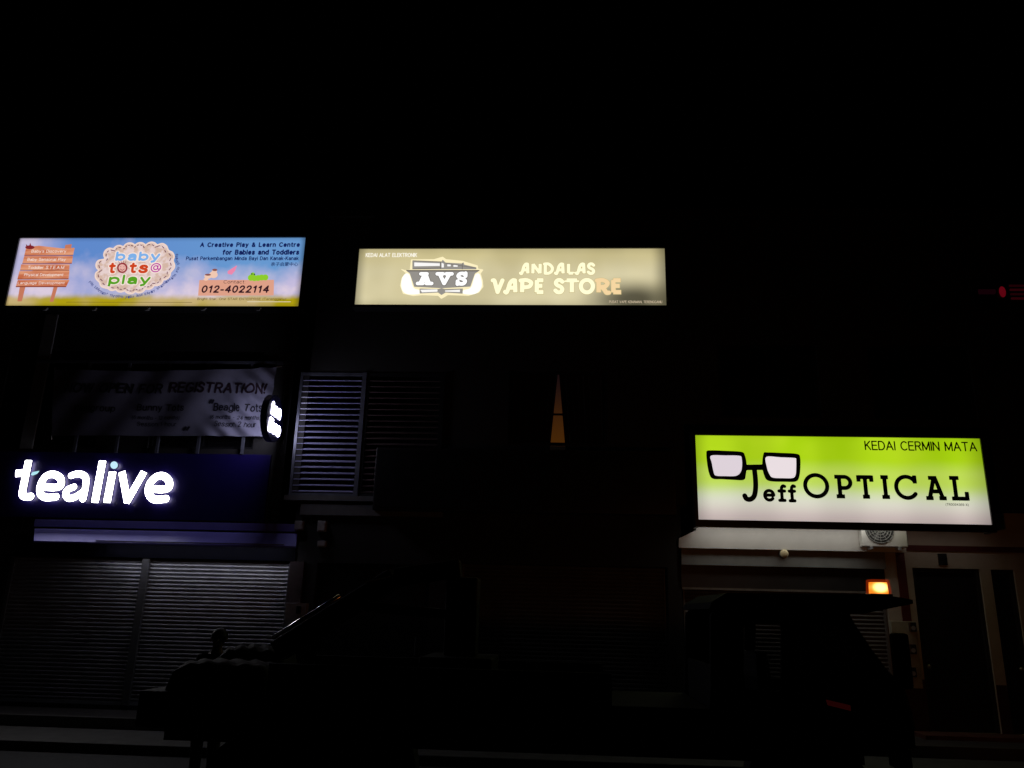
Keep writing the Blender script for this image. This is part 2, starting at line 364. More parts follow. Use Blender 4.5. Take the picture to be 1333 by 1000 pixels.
    d('0', .58, a(.29, .5, .29, .5, 0, 360, 26)); d('1', .36, [(.02, .76), (.26, 1), (.26, 0)]); d('2', .58, sp((.03, .74), (.14, .96), (.42, .97), (.55, .74), (.42, .46), (.02, 0))+[(.6, 0)]); d('3', .56, sp((.03, .8), (.2, .99), (.48, .92), (.5, .64), (.25, .54)), sp((.25, .54), (.54, .42), (.54, .12), (.28, 0), (0, .2)))
    d('4', .62, [(.46, 0), (.46, 1), (0, .3), (.64, .3)]); d('6', .58, a(.29, .31, .28, .31, 0, 360), sp((.02, .3), (.1, .76), (.3, .99), (.54, .86))); d('8', .58, a(.29, .74, .24, .25, 0, 360), a(.29, .25, .29, .26, 0, 360)); d('9', .58, a(.29, .69, .28, .31, 0, 360), sp((.56, .7), (.48, .24), (.28, 0), (.04, .14)))
    d('5', .58, [(.52, 1), (.1, 1), (.05, .54)], sp((.05, .54), (.3, .64), (.56, .44), (.54, .14), (.28, 0), (.02, .18))); d('7', .56, [(0, 1), (.56, 1), (.18, 0)])
    d('-', .3, [(0, .36), (.3, .36)]); d('.', 0, [(0, 0), (0, .02)]); d(',', .05, [(.05, .03), (0, -.14)]); d(':', 0, [(0, 0), (0, .02)], [(0, .55), (0, .57)]); d("'", 0, [(0, 1), (0, .8)]); d('!', 0, [(0, 1), (0, .3)], [(0, 0), (0, .02)])
    d('(', .2, a(.4, .36, .38, .66, 125, 235, 10)); d(')', .2, a(-.2, .36, .38, .66, 55, -55, 10)); d('&', .74, sp((.72, 0), (.36, .44), (.14, .76), (.3, 1), (.48, .8), (.3, .56), (.04, .3), (.14, .02), (.44, .04), (.68, .44)))
    d('@', .95, a(.48, .4, .46, .5, 320, -20+0, 30), a(.46, .4, .2, .24, 0, 360), sp((.67, .64), (.66, .3), (.8, .2), (.92, .34)))
    d('\u201c', .24, [(0, .7), (.05, 1)], [(.2, .7), (.25, 1)]); d('\u201d', .24, [(.05, 1), (0, .7)], [(.25, 1), (.2, .7)]); d(' ', .3)
    return D
SANS = _sans()
def sans(s, px0, px1, py0, py1, Y, wt=.14, shear=0, warp=None, grow=0, gap=.1):
    """Stroke-built grotesque lettering fitted to a pixel box of the photograph."""
    x = 0; ST = []; g_ = gap+wt
    for ch in s:
        w_, st = SANS[ch]
        for q in st: ST.append([(x+p[0]+shear*p[1], p[1]) for p in q])
        x += w_+g_
    ax = min(p[0] for q in ST for p in q); bx = max(p[0] for q in ST for p in q); az = min(p[1] for q in ST for p in q); bz = max(p[1] for q in ST for p in q)
    x0, x1, z0, z1 = wbox(px0, px1, py0, py1, Y); h = (z1-z0)/(bz-az+wt); wd_ = wt*h; m = wd_/2
    sh = Shape()
    for q in ST: sh.line([(x0+m+(p[0]-ax)/(bx-ax)*(x1-x0-wd_), z0+m+(p[1]-az)/(bz-az)*(z1-z0-wd_)) for p in q], wd_)
    return sh.sheet(Y, max(.004, min(.009, h/11)), grow, warp)

# ------------------------------------------------------------------ setting: ground, road, pavement
def sheet(name, m, x0, x1, y0, y1, z):
    g = G(); g.add([(x0, y0, z), (x1, y0, z), (x1, y1, z), (x0, y1, z)], [(0, 1, 2, 3)]); return tag(g.build(name, m), kind='structure')
sheet('ground', M_soil, -400, 400, -400, 400, -.31)
sheet('road', M_asphalt, -80, 80, -24, -2.3, -.28)
tag(G().box(-30, 30, -2.2, -1.0, -.3, -.16).build('pavement', M_concrete), kind='structure')
tag(G().box(-30, 30, -2.34, -2.203, -.3, -.15).build('kerb', M_concrete, bevel=.02), kind='structure')
tag(G().box(-30, 30, -.995, 3.2, -.3, 0).build('walkway', M_tile), kind='structure')

# ------------------------------------------------------------------ shophouses
TOP, BACK = 9.3, 9.0
def pierced_wall(g, x0, x1, z0, z1, y0, y1, holes):
    xs = sorted({x0, x1, *[h[i] for h in holes for i in (0, 1)]}); zs = sorted({z0, z1, *[h[i] for h in holes for i in (2, 3)]})
    solid = lambda i, j: 0 <= i < len(xs)-1 and 0 <= j < len(zs)-1 and not any(h[0] <= (xs[i]+xs[i+1])/2 <= h[1] and h[2] <= (zs[j]+zs[j+1])/2 <= h[3] for h in holes)
    for i in range(len(xs)-1):
        for j in range(len(zs)-1):
            if not solid(i, j): continue
            a, b, c, d = xs[i], xs[i+1], zs[j], zs[j+1]
            g.add([(a, y0, c), (b, y0, c), (b, y0, d), (a, y0, d)], [(0, 1, 2, 3)])
            g.add([(a, y1, c), (b, y1, c), (b, y1, d), (a, y1, d)], [(3, 2, 1, 0)])
            if not solid(i-1, j): g.add([(a, y0, c), (a, y1, c), (a, y1, d), (a, y0, d)], [(3, 2, 1, 0)])
            if not solid(i+1, j): g.add([(b, y0, c), (b, y1, c), (b, y1, d), (b, y0, d)], [(0, 1, 2, 3)])
            if not solid(i, j-1): g.add([(a, y0, c), (b, y0, c), (b, y1, c), (a, y1, c)], [(3, 2, 1, 0)])
            if not solid(i, j+1): g.add([(a, y0, d), (b, y0, d), (b, y1, d), (a, y1, d)], [(0, 1, 2, 3)])
    return g
def shell(root, x0, x1, holes, m=M_wall):
    g = pierced_wall(G(), x0+.002, x1-.002, 0, TOP, 0, .24, holes)
    o = g.build('wall', m, root)
    b = G().box(x0+.01, x1-.01, BACK, BACK+.2, 0, TOP-.3); b.box(x0+.01, x0+.12, .25, BACK-.01, 0, TOP-.3); b.box(x1-.12, x1-.01, .25, BACK-.01, 0, TOP-.3)
    b.box(x0+.13, x1-.13, .25, BACK-.01, 3.25, 3.4)
    b.build('party_wall', M_wall_plain, root)
    G().box(x0+.01, x1-.01, .25, BACK+.2, TOP-.29, TOP-.15).build('roof', M_wall_plain, root)
    G().box(x0+.13, x1-.13, 2.9, 3.0, 3.41, TOP-.31).build('inner_wall', M_room, root)
    G().box(x0+.004, x1-.004, -.08, -.003, TOP-.1, TOP+.02).build('coping', m, root)
    return o
def roller_shutter(root, x0, x1, z0, z1, y, m, pitch=.068, rails=True):
    prof = []; n = int(round((z1-z0)/pitch)); pz = (z1-z0)/n
    for i in range(n):
        zb = z0+i*pz
        prof += [(0, zb), (.004, zb+pz*.1)]
        for k in range(5):
            t = k/4; prof.append((-.006-.022*math.sin(math.pi*t), zb+pz*(.16+.8*t)))
    prof.append((0, z1)); g = G()
    vs = []
    for (dy, z) in prof: vs += [(x0, y+dy, z), (x1, y+dy, z)]
    g.add(vs, [(2*i, 2*i+1, 2*i+3, 2*i+2) for i in range(len(prof)-1)])
    o = g.build('roller_shutter', m, root)
    bb = G().box(x0, x1, y-.03, y+.02, z0-.06, z0-.003); bb.build('bottom_bar', M_alu, o)
    if rails:
        for xx in (x0-.045, x1+.003): G().box(xx, xx+.042, y-.05, y+.03, z0-.06, z1).build('guide_rail', M_grey, o)
    return o
def window(root, x0, x1, z0, z1, y=.06, mullion=True):
    f = G(); t = .05
    f.box(x0, x0+t, y, y+.06, z0, z1); f.box(x1-t, x1, y, y+.06, z0, z1); f.box(x0+t, x1-t, y, y+.06, z0, z0+t); f.box(x0+t, x1-t, y, y+.06, z1-t, z1)
    if mullion: f.box((x0+x1)/2-.02, (x0+x1)/2+.02, y+.003, y+.055, z0+t, z1-t)
    fo = f.build('window', M_black, root)
    G().box(x0+t, x1-t, y+.06, y+.066, z0+t, z1-t).build('pane', mat('dark_glass', (.01, .01, .012), .08), fo)
    return fo
XA, XB, XC, XD, XE, XF = -17.6, -11.35, -4.98, 2.05, 8.62, 15.0

# left neighbour, plain
def plain_house(x0, x1, label, loc):
    r = thing('shophouse', label, 'shophouse', loc, 'shophouses of the dark terrace')
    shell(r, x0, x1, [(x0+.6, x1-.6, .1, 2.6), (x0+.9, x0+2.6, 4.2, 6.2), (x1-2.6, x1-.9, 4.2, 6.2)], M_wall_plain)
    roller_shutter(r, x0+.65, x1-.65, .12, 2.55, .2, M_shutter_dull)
    window(r, x0+.9, x0+2.6, 4.2, 6.2); window(r, x1-2.6, x1-.9, 4.2, 6.2)
    return r
plain_house(XA, XB, 'unlit plain shophouse at the far left end past the bright white letters', (XA, 0, 0))
plain_house(XE, XF, 'unlit shophouse past the right edge carrying the dim red light', (XE, 0, 0))

# tea shop house -------------------------------------------------
tea = thing('shophouse', 'dark shophouse with pale roller shutters under the white lettered purple fascia', 'shophouse', (XB, 0, 0), 'shophouses of the dark terrace')
sx0, sx1 = at(8, 800, .08).x, at(374.5, 760, .08).x; sz1 = at(200, 728, .08).z
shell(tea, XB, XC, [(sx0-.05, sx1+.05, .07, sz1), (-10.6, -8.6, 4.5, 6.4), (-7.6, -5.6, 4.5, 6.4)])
window(tea, -10.6, -8.6, 4.5, 6.4); window(tea, -7.6, -5.6, 4.5, 6.4)
pxp = at(185, 800, .15).x
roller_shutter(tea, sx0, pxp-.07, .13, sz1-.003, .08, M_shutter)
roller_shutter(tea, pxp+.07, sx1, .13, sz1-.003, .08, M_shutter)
G().box(pxp-.065, pxp+.065, .0, .12, .004, sz1-.003).build('centre_post', M_grey, tea)
a = at(65, 405, -.12); b = at(30, 580, -.12)
G().box(b.x-.12, b.x+.12, -.04, -.003, 4.45, 7.12).build('pilaster', mat('pale_pilaster', (.25, .26, .26), .7, noise=.15), tea)
x0, x1, z0, z1 = wbox(44, 386, 679, 689, -.06)
G().box(x0, x1, -.06, -.003, z0+.004, z1).build('fascia_step', M_lilac, tea)
b0 = at(45, 688, -.06); LYE = -.34
ends = [(at(45, 688.5, -.06), at(44, 704, LYE)), (at(386, 692.5, -.06), at(385.5, 708, LYE))]
g = G(); zb0, zb2 = b0.z, ends[0][1].z
vs = []
for tp_, bt in ends: vs += [(tp_.x, -.003, zb0), (tp_.x, -.06, zb0), (bt.x, LYE, zb2), (bt.x, LYE, zb2-.03), (tp_.x, -.003, zb0-.12)]
g.add(vs, [(0, 1, 2, 3, 4), (9, 8, 7, 6, 5)]+[(k, 5+k, 5+(k+1) % 5, (k+1) % 5) for k in range(5)])
g.build('sloping_ledge', M_lilac, tea)
zl = at(200, 726.5, -.02).z
G().box(x0-.3, x1+.02, -.02, -.004, zl, b0.z-.13).build('shutter_housing', mat('purple_black', (.002, .002, .006), .7, spec=.1), tea)
G().box(at(376, 755, -.02).x, at(376, 755, -.02).x+.25, -.05, -.004, .05, zl-.01).build('side_pilaster', mat('dull_red_grey', (.1, .07, .07), .7), tea)
# lamp tucked behind the housing, washing down the shutters
LYD = -.29
lm = thing('downlight', 'slim lit downlight hidden under the purple ledge above the pale shutters', 'light', ((sx1+pxp)/2, LYD, zb2))
lxa, lxb = at(130, 715, -.24).x, at(368, 715, -.24).x
G().box(lxa-.05, lxb+.05, LYD-.04, LYD+.045, zb2+.012, zb2+.03).build('housing', M_alu, lm)
G().box(lxa, lxb, LYD-.03, LYD+.03, zb2-.006, zb2+.0115).build('diffuser', glow('downlight_glow', (.88, .88, 1), 11, 'FRONT'), lm)

# vape shop house -------------------------------------------------
vape = thing('shophouse', 'dark middle shophouse with louvred window, curtained lit window and closed shutters', 'shophouse', (XC, 0, 0), 'shophouses of the dark terrace')
lx0, lx1, lx2 = at(384, 570, .02).x, at(472, 570, .02).x, at(576, 570, .02).x; lz0, lz1 = at(420, 646, .02).z, at(430, 486, .02).z
cw = at(726, 540, .1)
ms0, ms1 = at(600, 780, .2).x, at(868, 780, .2).x
shell(vape, XC, XD, [(XC+.002, sx1+.05, .07, sz1), (lx0, lx2, lz0, lz1), (cw.x-.9, cw.x+.9, 4.66, at(726, 488, .1).z+.05), (ms0, ms1, .07, at(800, 738, .2).z), (-4.2, -2.2, .07, 2.5)])
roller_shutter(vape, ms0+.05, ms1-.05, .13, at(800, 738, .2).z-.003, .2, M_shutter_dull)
dr = G().box(-4.19, -2.21, .1, .16, .08, 2.49).build('door', M_black, vape)
G().tube([(-2.4, .06, 1.0), (-2.4, .06, 1.3)], .015).build('handle', M_steel, dr)
def louvres(x0, x1, mb_, mf_):
    f = G(); t = .05
    f.box(x0, x0+t, -.02, .05, lz0, lz1); f.box(x1-t*1.6, x1, -.04, .05, lz0, lz1); f.box(x0+t, x1-t*1.6, -.02, .05, lz0, lz0+t); f.box(x0+t, x1-t*1.6, -.02, .05, lz1-t, lz1)
    fo = f.build('louvre_window', mf_, vape)
    bl = G(); n = 20; dz = (lz1-lz0-.12)/n
    for i in range(n):
        z = lz0+.08+i*dz
        bl.prism_x([(-.015, z), (-.01, z-.012), (.075, z+.028), (.072, z+.04)], x0+t+.002, x1-t*1.6-.002)
    bl.build('louvre_blades', mb_, fo)
louvres(lx0, lx1, M_louvre, mat('dull_aluminium', (.13, .14, .18), .4, metal=.3)); louvres(lx1+.004, lx2, mat('dim_louvre_glass', (.14, .1, .095), .3), M_black)  # second panel's weaker light is put into a darker brown glass
z9 = lz0-.003
G().box(lx0-.05, lx2+.1, -.1, -.003, z9-.09, z9).build('window_sill', M_grey, vape)
x0, x1, z0, z1 = wbox(398, 482, 657, 671, -.06)
G().box(x0-.1, x1+1.3, -.07, -.003, z0, z1).build('string_course', M_grey, vape)
wt_ = at(726, 488, .1).z
wf = window(vape, cw.x-.9, cw.x+.9, 4.66, wt_+.05, .04, False)
bpy.data.objects.remove([c for c in wf.children][0])
def drape(xa, xb, za, zb, tilt, side):
    g = G(); nx = 26; nz = 8; vs = []
    for j in range(nz+1):
        z = za+(zb-za)*j/nz; edge = tilt(j/nz)
        for i in range(nx+1):
            t = i/nx
            x = xa+(edge-xa)*t if side < 0 else xb+(edge-xb)*t
            vs.append((x, .13+.02*math.sin(i*1.9), z))
    return g.add(vs, [(j*(nx+1)+i, j*(nx+1)+i+1, (j+1)*(nx+1)+i+1, (j+1)*(nx+1)+i) for j in range(nz) for i in range(nx)])
gl = lambda t: cw.x-.12*(1-t)-.004; gr = lambda t: cw.x+.115*(1-t)+.018
M_curtain = mat('heavy_curtain', (.012, .009, .008), .9)
drape(cw.x-.89, 0, 4.72, wt_+.04, gl, -1).build('curtain', M_curtain, wf, smooth=True)
drape(0, cw.x+.89, 4.72, wt_+.04, gr, 1).build('curtain', M_curtain, wf, smooth=True)
G().box(cw.x-.16, cw.x+.16, .105, .11, at(726, 539.5, .1).z-.02, at(726, 539.5, .1).z+.02).build('glazing_bar', M_black, wf)
m, n, e, u, v, ob = face_mat('lamplit_room'); m.cycles.emission_sampling = 'NONE'
e.inputs[1].default_value = 1; n.put(n.mix(n.ramp(v, .0, .85), rgb(66, 36, 7), rgb(22, 11, 12)), e.inputs[0])
G().add([(cw.x-.8, .4, 4.6), (cw.x+.8, .4, 4.6), (cw.x+.8, .4, 6.4), (cw.x-.8, .4, 6.4)], [(0, 1, 2, 3)]).build('lamplit_wall', m, wf, uvbox=(cw.x-.8, cw.x+.8, 4.6, 6.4))
x0, x1, z0, z1 = wbox(716, 736, 581, 587, .03)
G().box(x0, x1, -.02, .035, z0, z1).build('bright_sill', mat('worn_sill', (.5, .4, .25), .6), wf)

# optical shop house ----------------------------------------------
WY = .2
opt = thing('shophouse', 'cream fronted shophouse with white beam and dark doors under the green optical sign', 'shophouse', (XD, 0, 0), 'shophouses of the dark terrace')
d1 = (at(1188, 745, WY).x, at(1276, 745, WY).x); dz1 = at(1230, 740, WY).z
d2 = (at(1290, 745, WY).x, at(1320, 742, WY).x)
o0, o1 = at(893, 800, WY).x, at(1152, 800, WY).x
wallX = at(1153, 760, WY).x
g = pierced_wall(G(), wallX, XE-.002, 0, 3.6, WY, WY+.2, [(d1[0], d1[1], .05, dz1), (d2[0], d2[1], .05, dz1)])
g.build('wall', M_cream, opt)
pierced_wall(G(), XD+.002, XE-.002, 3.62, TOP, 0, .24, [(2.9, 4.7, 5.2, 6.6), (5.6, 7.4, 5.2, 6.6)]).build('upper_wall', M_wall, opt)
window(opt, 2.9, 4.7, 5.2, 6.6); window(opt, 5.6, 7.4, 5.2, 6.6)
b = G().box(XD+.01, XE-.01, BACK, BACK+.2, 0, TOP-.3); b.box(XD+.01, XD+.12, .25, BACK-.01, 0, TOP-.3); b.box(XE-.12, XE-.01, .41, BACK-.01, 0, TOP-.3); b.box(XD+.13, XE-.13, .41, BACK-.01, 3.45, 3.6)
b.build('party_wall', M_wall_plain, opt)
G().box(XD+.01, XE-.01, .25, BACK+.2, TOP-.29, TOP-.15).build('roof', M_wall_plain, opt)
G().box(XD+.13, XE-.13, 2.9, 3.0, .01, TOP-.31).build('inner_wall', M_room, opt)
G().box(XD+.004, XE-.004, -.08, -.003, TOP-.1, TOP+.02).build('coping', M_wall, opt)
bx0, bz0 = at(884, 712, .0).x, at(980, 715, .0).z
G().prism_y([(bx0, bz0), (at(1180, 718, 0).x, bz0), (at(1180, 718, 0).x, 3.58), (bx0+.3, 3.58), (bx0+.3, at(893, 690, 0).z), (bx0, at(884, 701, 0).z)], 0, WY-.003).build('white_beam', M_white, opt)
G().box(bx0+.05, wallX-.003, .1, WY+.1, at(980, 737, .1).z, bz0-.003).build('lower_beam', mat('dark_grey_beam', (.24, .25, .24), .6, noise=.12), opt)
zb_ = at(980, 737, .1).z-.003; zr = at(1000, 769, WY).z
G().box(bx0+.05, wallX-.003, WY, WY+.3, zr, zb_).build('shutter_housing', mat('dark_housing', (.018, .018, .018), .5), opt)
G().box(bx0+.06, wallX-.01, WY-.03, WY-.003, zr-.01, zr+.025).build('housing_rail', mat('dull_rail', (.2, .18, .15), .6), opt)
roller_shutter(opt, o0, o1, .1, zr-.015, WY+.1, M_shutter_dull)
G().box(bx0-.02, o0-.06, WY-.02, WY+.25, .01, zr-.014).build('side_pier', M_wall, opt)
for (xa, xb) in (d1, d2):
    dd = G().box(xa, xb, WY+.1, WY+.15, .06, dz1-.003).build('door', M_black, opt)
    f = G(); f.box(xa, xa+.05, WY+.04, WY+.097, .06, dz1-.004); f.box(xb-.05, xb, WY+.04, WY+.097, .06, dz1-.004); f.box(xa+.052, xb-.052, WY+.04, WY+.097, dz1-.06, dz1-.004)
    f.build('door_frame', mat('dark_frame', (.02, .02, .022), .5), dd)
    kx = xa+.12 if xb-xa > .6 else xb-.08
    G().ball((kx, WY+.06, 1.05), .035).build('handle', M_steel, dd, smooth=True)
zt = at(1250, 715, WY).z
G().box(wallX+.3, XE-.1, WY-.03, WY-.003, zt-.04, zt+.05).build('red_moulding', M_red, opt)
px_ = at(1175, 760, WY).x
G().box(px_-.07, px_+.07, WY-.03, WY-.004, .9, zt-.045).build('red_downpipe', M_red, opt)
x0, x1, z0, z1 = wbox(1221, 1232, 721, 736, WY)
G().box(x0, x1, WY-.03, WY-.003, z0, z1).build('door_plate', M_black, opt)
zd = at(1300, 892, WY).z
for (xa, xb) in ((d1[1]+.003, d2[0]-.003), (d2[1]+.003, XE-.01)):
    G().box(xa, xb, WY-.012, WY-.003, .01, zd).build('dado', mat('dark_red_tile', (.07, .03, .025), .4), opt)
G().box(wallX+.1, d1[0]-.003, WY-.012, WY-.003, .01, .85).build('dado', MATS['dark_red_tile'], opt)
G().box(d1[0]-.3, d1[1]+.2, -.3, WY-.015, .003, .06).build('door_step', mat('red_brown_step', (.16, .06, .04), .7), opt)

# ------------------------------------------------------------------ lit signs
def lightbox(name, label, px, Y, depth, fmat, frame=.05, lip=.0):
    x0, x1, z0, z1 = px
    r = thing(name, label, 'signboard', ((x0+x1)/2, Y+depth, z0))
    G().add([(x0, Y, z0), (x1, Y, z0), (x1, Y, z1), (x0, Y, z1)], [(0, 1, 2, 3)]).build('sign_face', fmat, r, uvbox=(x0, x1, z0, z1))
    f = frame; c = G()
    c.box(x0-f, x0-.001, Y-.03, Y+depth, z0-f-lip, z1+f); c.box(x1+.001, x1+f, Y-.03, Y+depth, z0-f-lip, z1+f)
    c.box(x0-.001, x1+.001, Y-.03, Y+depth, z1+.001, z1+f)
    c.box(x0-.001, x1+.001, Y-.03, Y+(depth if not lip else .03), z0-f-lip, z0-.001)
    c.box(x0-.001, x1+.001, Y+depth-.02, Y+depth, z0-.001, z1+.001)
    c.build('cabinet', M_cab, r)
    return r
# --- children's play centre sign
BY = -.25
m, n, e, u, v, ob = face_mat('play_centre_print')
sk = n.noise(ob, 1.1, 4); sk2 = n.noise(ob, 2.6, 3)
blue = n.mix(n.ramp(u, .2, .9), rgb(96, 138, 205), rgb(104, 154, 210))
lil = n.mix(n.ramp(sk2, .35, .65), rgb(196, 188, 222), rgb(222, 206, 224))
cl = n.m('ADD', n.ramp(v, .85, .2, -.2, .85), n.m('MULTIPLY', n.m('SUBTRACT', sk, .5), 2.4), True)
cl = n.m('MAXIMUM', cl, n.ramp(u, .2, .02, 0, .8), True)
skyc = n.mix(cl, blue, lil)
gn = n.noise(ob, .9, 2)
grass = n.mix(n.ramp(gn, .4, .62), rgb(176, 158, 18), rgb(200, 176, 120))
hh = n.m('ADD', v, n.m('MULTIPLY', n.m('SUBTRACT', sk2, .5), .12))
c = n.mix(n.ramp(hh, .2, .1), skyc, grass)
edge = n.m('MULTIPLY', n.m('MULTIPLY', n.ramp(u, -.004, .012, .45, 1), n.ramp(u, 1.004, .975, .4, 1)), n.m('MULTIPLY', n.ramp(v, -.04, .06, .5, 1), n.ramp(v, 1.04, .93, .6, 1)))
n.put(c, e.inputs[0]); n.put(n.m('MULTIPLY', edge, .98), e.inputs[1])
bp = (-10.71, -4.93, 7.205, 8.645)
baby = lightbox('lightbox_signboard', 'bright blue lit signboard with play centre logo and phone number, top left', bp, BY, .22, m, .05)
L1, L2, L3, L4 = BY-.004, BY-.008, BY-.012, BY-.016
def pr(shape, Y, name, mt, parent, res=.012, grow=0): return shape.sheet(Y, res, grow).build(name, mt, parent)
# wooden board, traced on a 9.52x enlargement with its origin at (0, 300)
Q = lambda pts, Y: P2(pts, Y, 0, 300, 9.52)
planks = [[(325, 210), (480, 190), (790, 225), (925, 215), (905, 310), (300, 312)], [(300, 318), (905, 318), (890, 412), (275, 412)],
          [(262, 420), (865, 420), (858, 496), (248, 496)], [(240, 504), (862, 500), (850, 604), (215, 608)], [(220, 616), (862, 612), (820, 702), (195, 702)]]
wb = Shape()
for p in planks: wb.poly(Q(p, L2))
mw = bpy.data.materials.new('printed_planks'); mw.use_nodes = True; mw.node_tree.nodes.clear(); nn = N(mw)
ee = nn.new('ShaderNodeEmission'); oo = nn.new('ShaderNodeOutputMaterial'); mw.node_tree.links.new(ee.outputs[0], oo.inputs[0])
tcn = nn.new('ShaderNodeTexCoord'); mp = nn.new('ShaderNodeMapping'); mp.inputs['Scale'].default_value = (1, 1, 7); mw.node_tree.links.new(tcn.outputs['Object'], mp.inputs[0])
nn.put(nn.mix(nn.ramp(nn.noise(mp.outputs[0], 1.6, 3), .3, .7), rgb(188, 88, 50), rgb(226, 158, 122)), ee.inputs[0]); mw.cycles.emission_sampling = 'NONE'
po = Shape().poly(Q([(245, 700), (315, 700), (270, 880), (215, 880)], L1)).poly(Q([(665, 700), (715, 700), (660, 885), (615, 885)], L1)).poly(Q([(810, 180), (890, 170), (880, 225), (800, 225)], L1))
pr(po, L1, 'printed_posts', glow('print_post', rgb(196, 120, 92)), baby)
pr(wb, L2, 'printed_board', mw, baby)
gb = Shape()
for p in ([(300, 307), (905, 303), (905, 312), (300, 316)], [(275, 404), (890, 404), (890, 414), (275, 414)], [(248, 488), (858, 488), (858, 498), (248, 498)], [(215, 598), (850, 594), (850, 606), (215, 610)], [(195, 690), (820, 690), (820, 704), (195, 704)]): gb.poly(Q(p, L3))
pr(gb, L3, 'printed_plank_edges', glow('print_plank_dark', rgb(140, 62, 44)), baby, .008)
bird = Shape().poly(Q(arc(370, 210, 58, 24, 0, 360), L3)).poly(Q([(320, 165), (345, 195), (330, 215)], L3)).poly(Q([(375, 150), (390, 200), (360, 200)], L3))
pr(bird, L3, 'printed_bird', glow('print_bird', rgb(128, 34, 40)), baby)
M_pw = glow('print_cream_white', rgb(244, 226, 216))
rows = [("Baby's Discovery", 390, 820, 240, 285), ('Baby Sensorial Play', 340, 815, 342, 388), ('Toddler S.T.E.A.M', 345, 795, 440, 480), ('Physical Development', 300, 785, 532, 576), ('Language Development', 220, 800, 636, 676)]
for s, a, b, c_, d in rows: sans(s, a/9.52, b/9.52, 300+c_/9.52, 300+d/9.52, L4, .15).build('lettering', M_pw, baby)
# cloud logo, traced on a 9.52x enlargement with its origin at (110, 300)
Q = lambda pts, Y: P2(pts, Y, 110, 300, 9.52)
cloud = [] and [(165, 380), (270, 372), (275, 290), (370, 232), (490, 240), (560, 190), (670, 195), (760, 180), (900, 172), (990, 190), (1030, 255), (1085, 300), (1090, 400), (1085, 480), (1010, 560), (935, 600), (880, 660), (800, 700), (700, 735), (600, 775), (500, 755), (420, 715), (320, 720), (250, 680), (165, 640), (150, 560), (175, 500)]
lobes = [(215, 430, 58), (215, 560, 66), (262, 640, 60), (320, 300, 66), (430, 265, 64), (560, 240, 70), (690, 232, 66), (830, 226, 66), (950, 245, 68), (1030, 330, 66), (1040, 440, 62), (980, 530, 70), (890, 600, 70), (790, 650, 66), (680, 690, 68), (570, 705, 66), (450, 690, 60), (350, 665, 66)]
cloud = []
for k in range(96):
    a_ = 2*math.pi*k/96; dx_, dy_ = math.cos(a_), math.sin(a_); best = 0
    for (lx, ly, lr) in lobes:
        ox, oy = lx-620, ly-465; b_ = ox*dx_+oy*dy_; q_ = lr*lr*1.15-(ox*ox+oy*oy-b_*b_)
        if q_ > 0: best = max(best, b_+math.sqrt(q_))
    best = max(best, 1/math.sqrt((dx_/410)**2+(dy_/225)**2)); cloud.append((620+dx_*best, 465+dy_*best))
clp = spline(Q(cloud, L1), 2, True)
pr(Shape().poly(clp), L1, 'cloud_outline', glow('print_cloud_rim', rgb(240, 214, 202)), baby, .012, .03)
mk, nk, ek, uk, vk, obk = face_mat('print_cloud'); mk.cycles.emission_sampling = 'NONE'
nk.put(nk.mix(nk.ramp(nk.noise(obk, 9, 2), .4, .6), rgb(212, 182, 166), rgb(230, 208, 206)), ek.inputs[0])
pr(Shape().poly(clp), L2, 'logo_cloud', mk, baby)
st = Shape(); acc = 0
for i in range(len(clp)):
    if i % 4 < 2:
        ctr = Q([(620, 465)], L1)[0]; f_ = lambda q: (ctr[0]+(q[0]-ctr[0])*.94, ctr[1]+(q[1]-ctr[1])*.93)
        st.line([f_(clp[i]), f_(clp[(i+1) % len(clp)])], .017)
pr(st, L3, 'dashed_stitching', glow('print_stitch', rgb(112, 62, 82)), baby, .008)
def logo_word(s, a, b, c_, d, colr, nm, bold):
    sans(s, 110+a/9.52, 110+b/9.52, 300+c_/9.52, 300+d/9.52, L3, bold, grow=.022, gap=.02).build('lettering_rim', glow('print_rim', rgb(246, 226, 216)), baby)
    sans(s, 110+a/9.52, 110+b/9.52, 300+c_/9.52, 300+d/9.52, L4, bold, gap=.02).build('lettering', glow(nm, colr), baby)
logo_word('baby', 385, 935, 262, 402, rgb(126, 176, 232), 'print_blue', .31)
logo_word('t', 300, 385, 400, 532, rgb(206, 68, 30), 'print_red', .29)
logo_word('ts', 555, 790, 400, 532, rgb(206, 68, 30), 'print_red', .29)
logo_word('play', 300, 815, 548, 695, rgb(88, 160, 34), 'print_green', .31)
logo_word('@', 820, 950, 405, 520, rgb(186, 52, 160), 'print_magenta', .13)
oo_ = Shape().line(Q(arc(468, 465, 55, 55, 0, 360, 32), L4), .032)
for a in (60, 80, 100, 120): oo_.line(Q([(468+62*math.cos(R(a)), 465-62*math.sin(R(a))), (468+92*math.cos(R(a)), 465-92*math.sin(R(a)))], L4), .01)
pr(oo_, L4, 'smiling_letter', glow('print_redbrown', rgb(150, 50, 56)), baby, .008)
pr(Shape().poly(Q(arc(468, 465, 50, 50, 0, 360, 24), L3)), L3-.002, 'smiling_face', glow('print_face', rgb(232, 178, 168)), baby)
fc = Shape().line(Q(arc(468, 470, 26, 24, 20, 160), L4) if False else Q([(442, 478), (468, 496), (494, 478)], L4), .012).line(Q([(448, 450), (450, 452)], L4), .014).line(Q([(488, 450), (490, 452)], L4), .014)
pr(fc, L4, 'face_lines', glow('print_redbrown', rgb(150, 50, 56)), baby, .006)
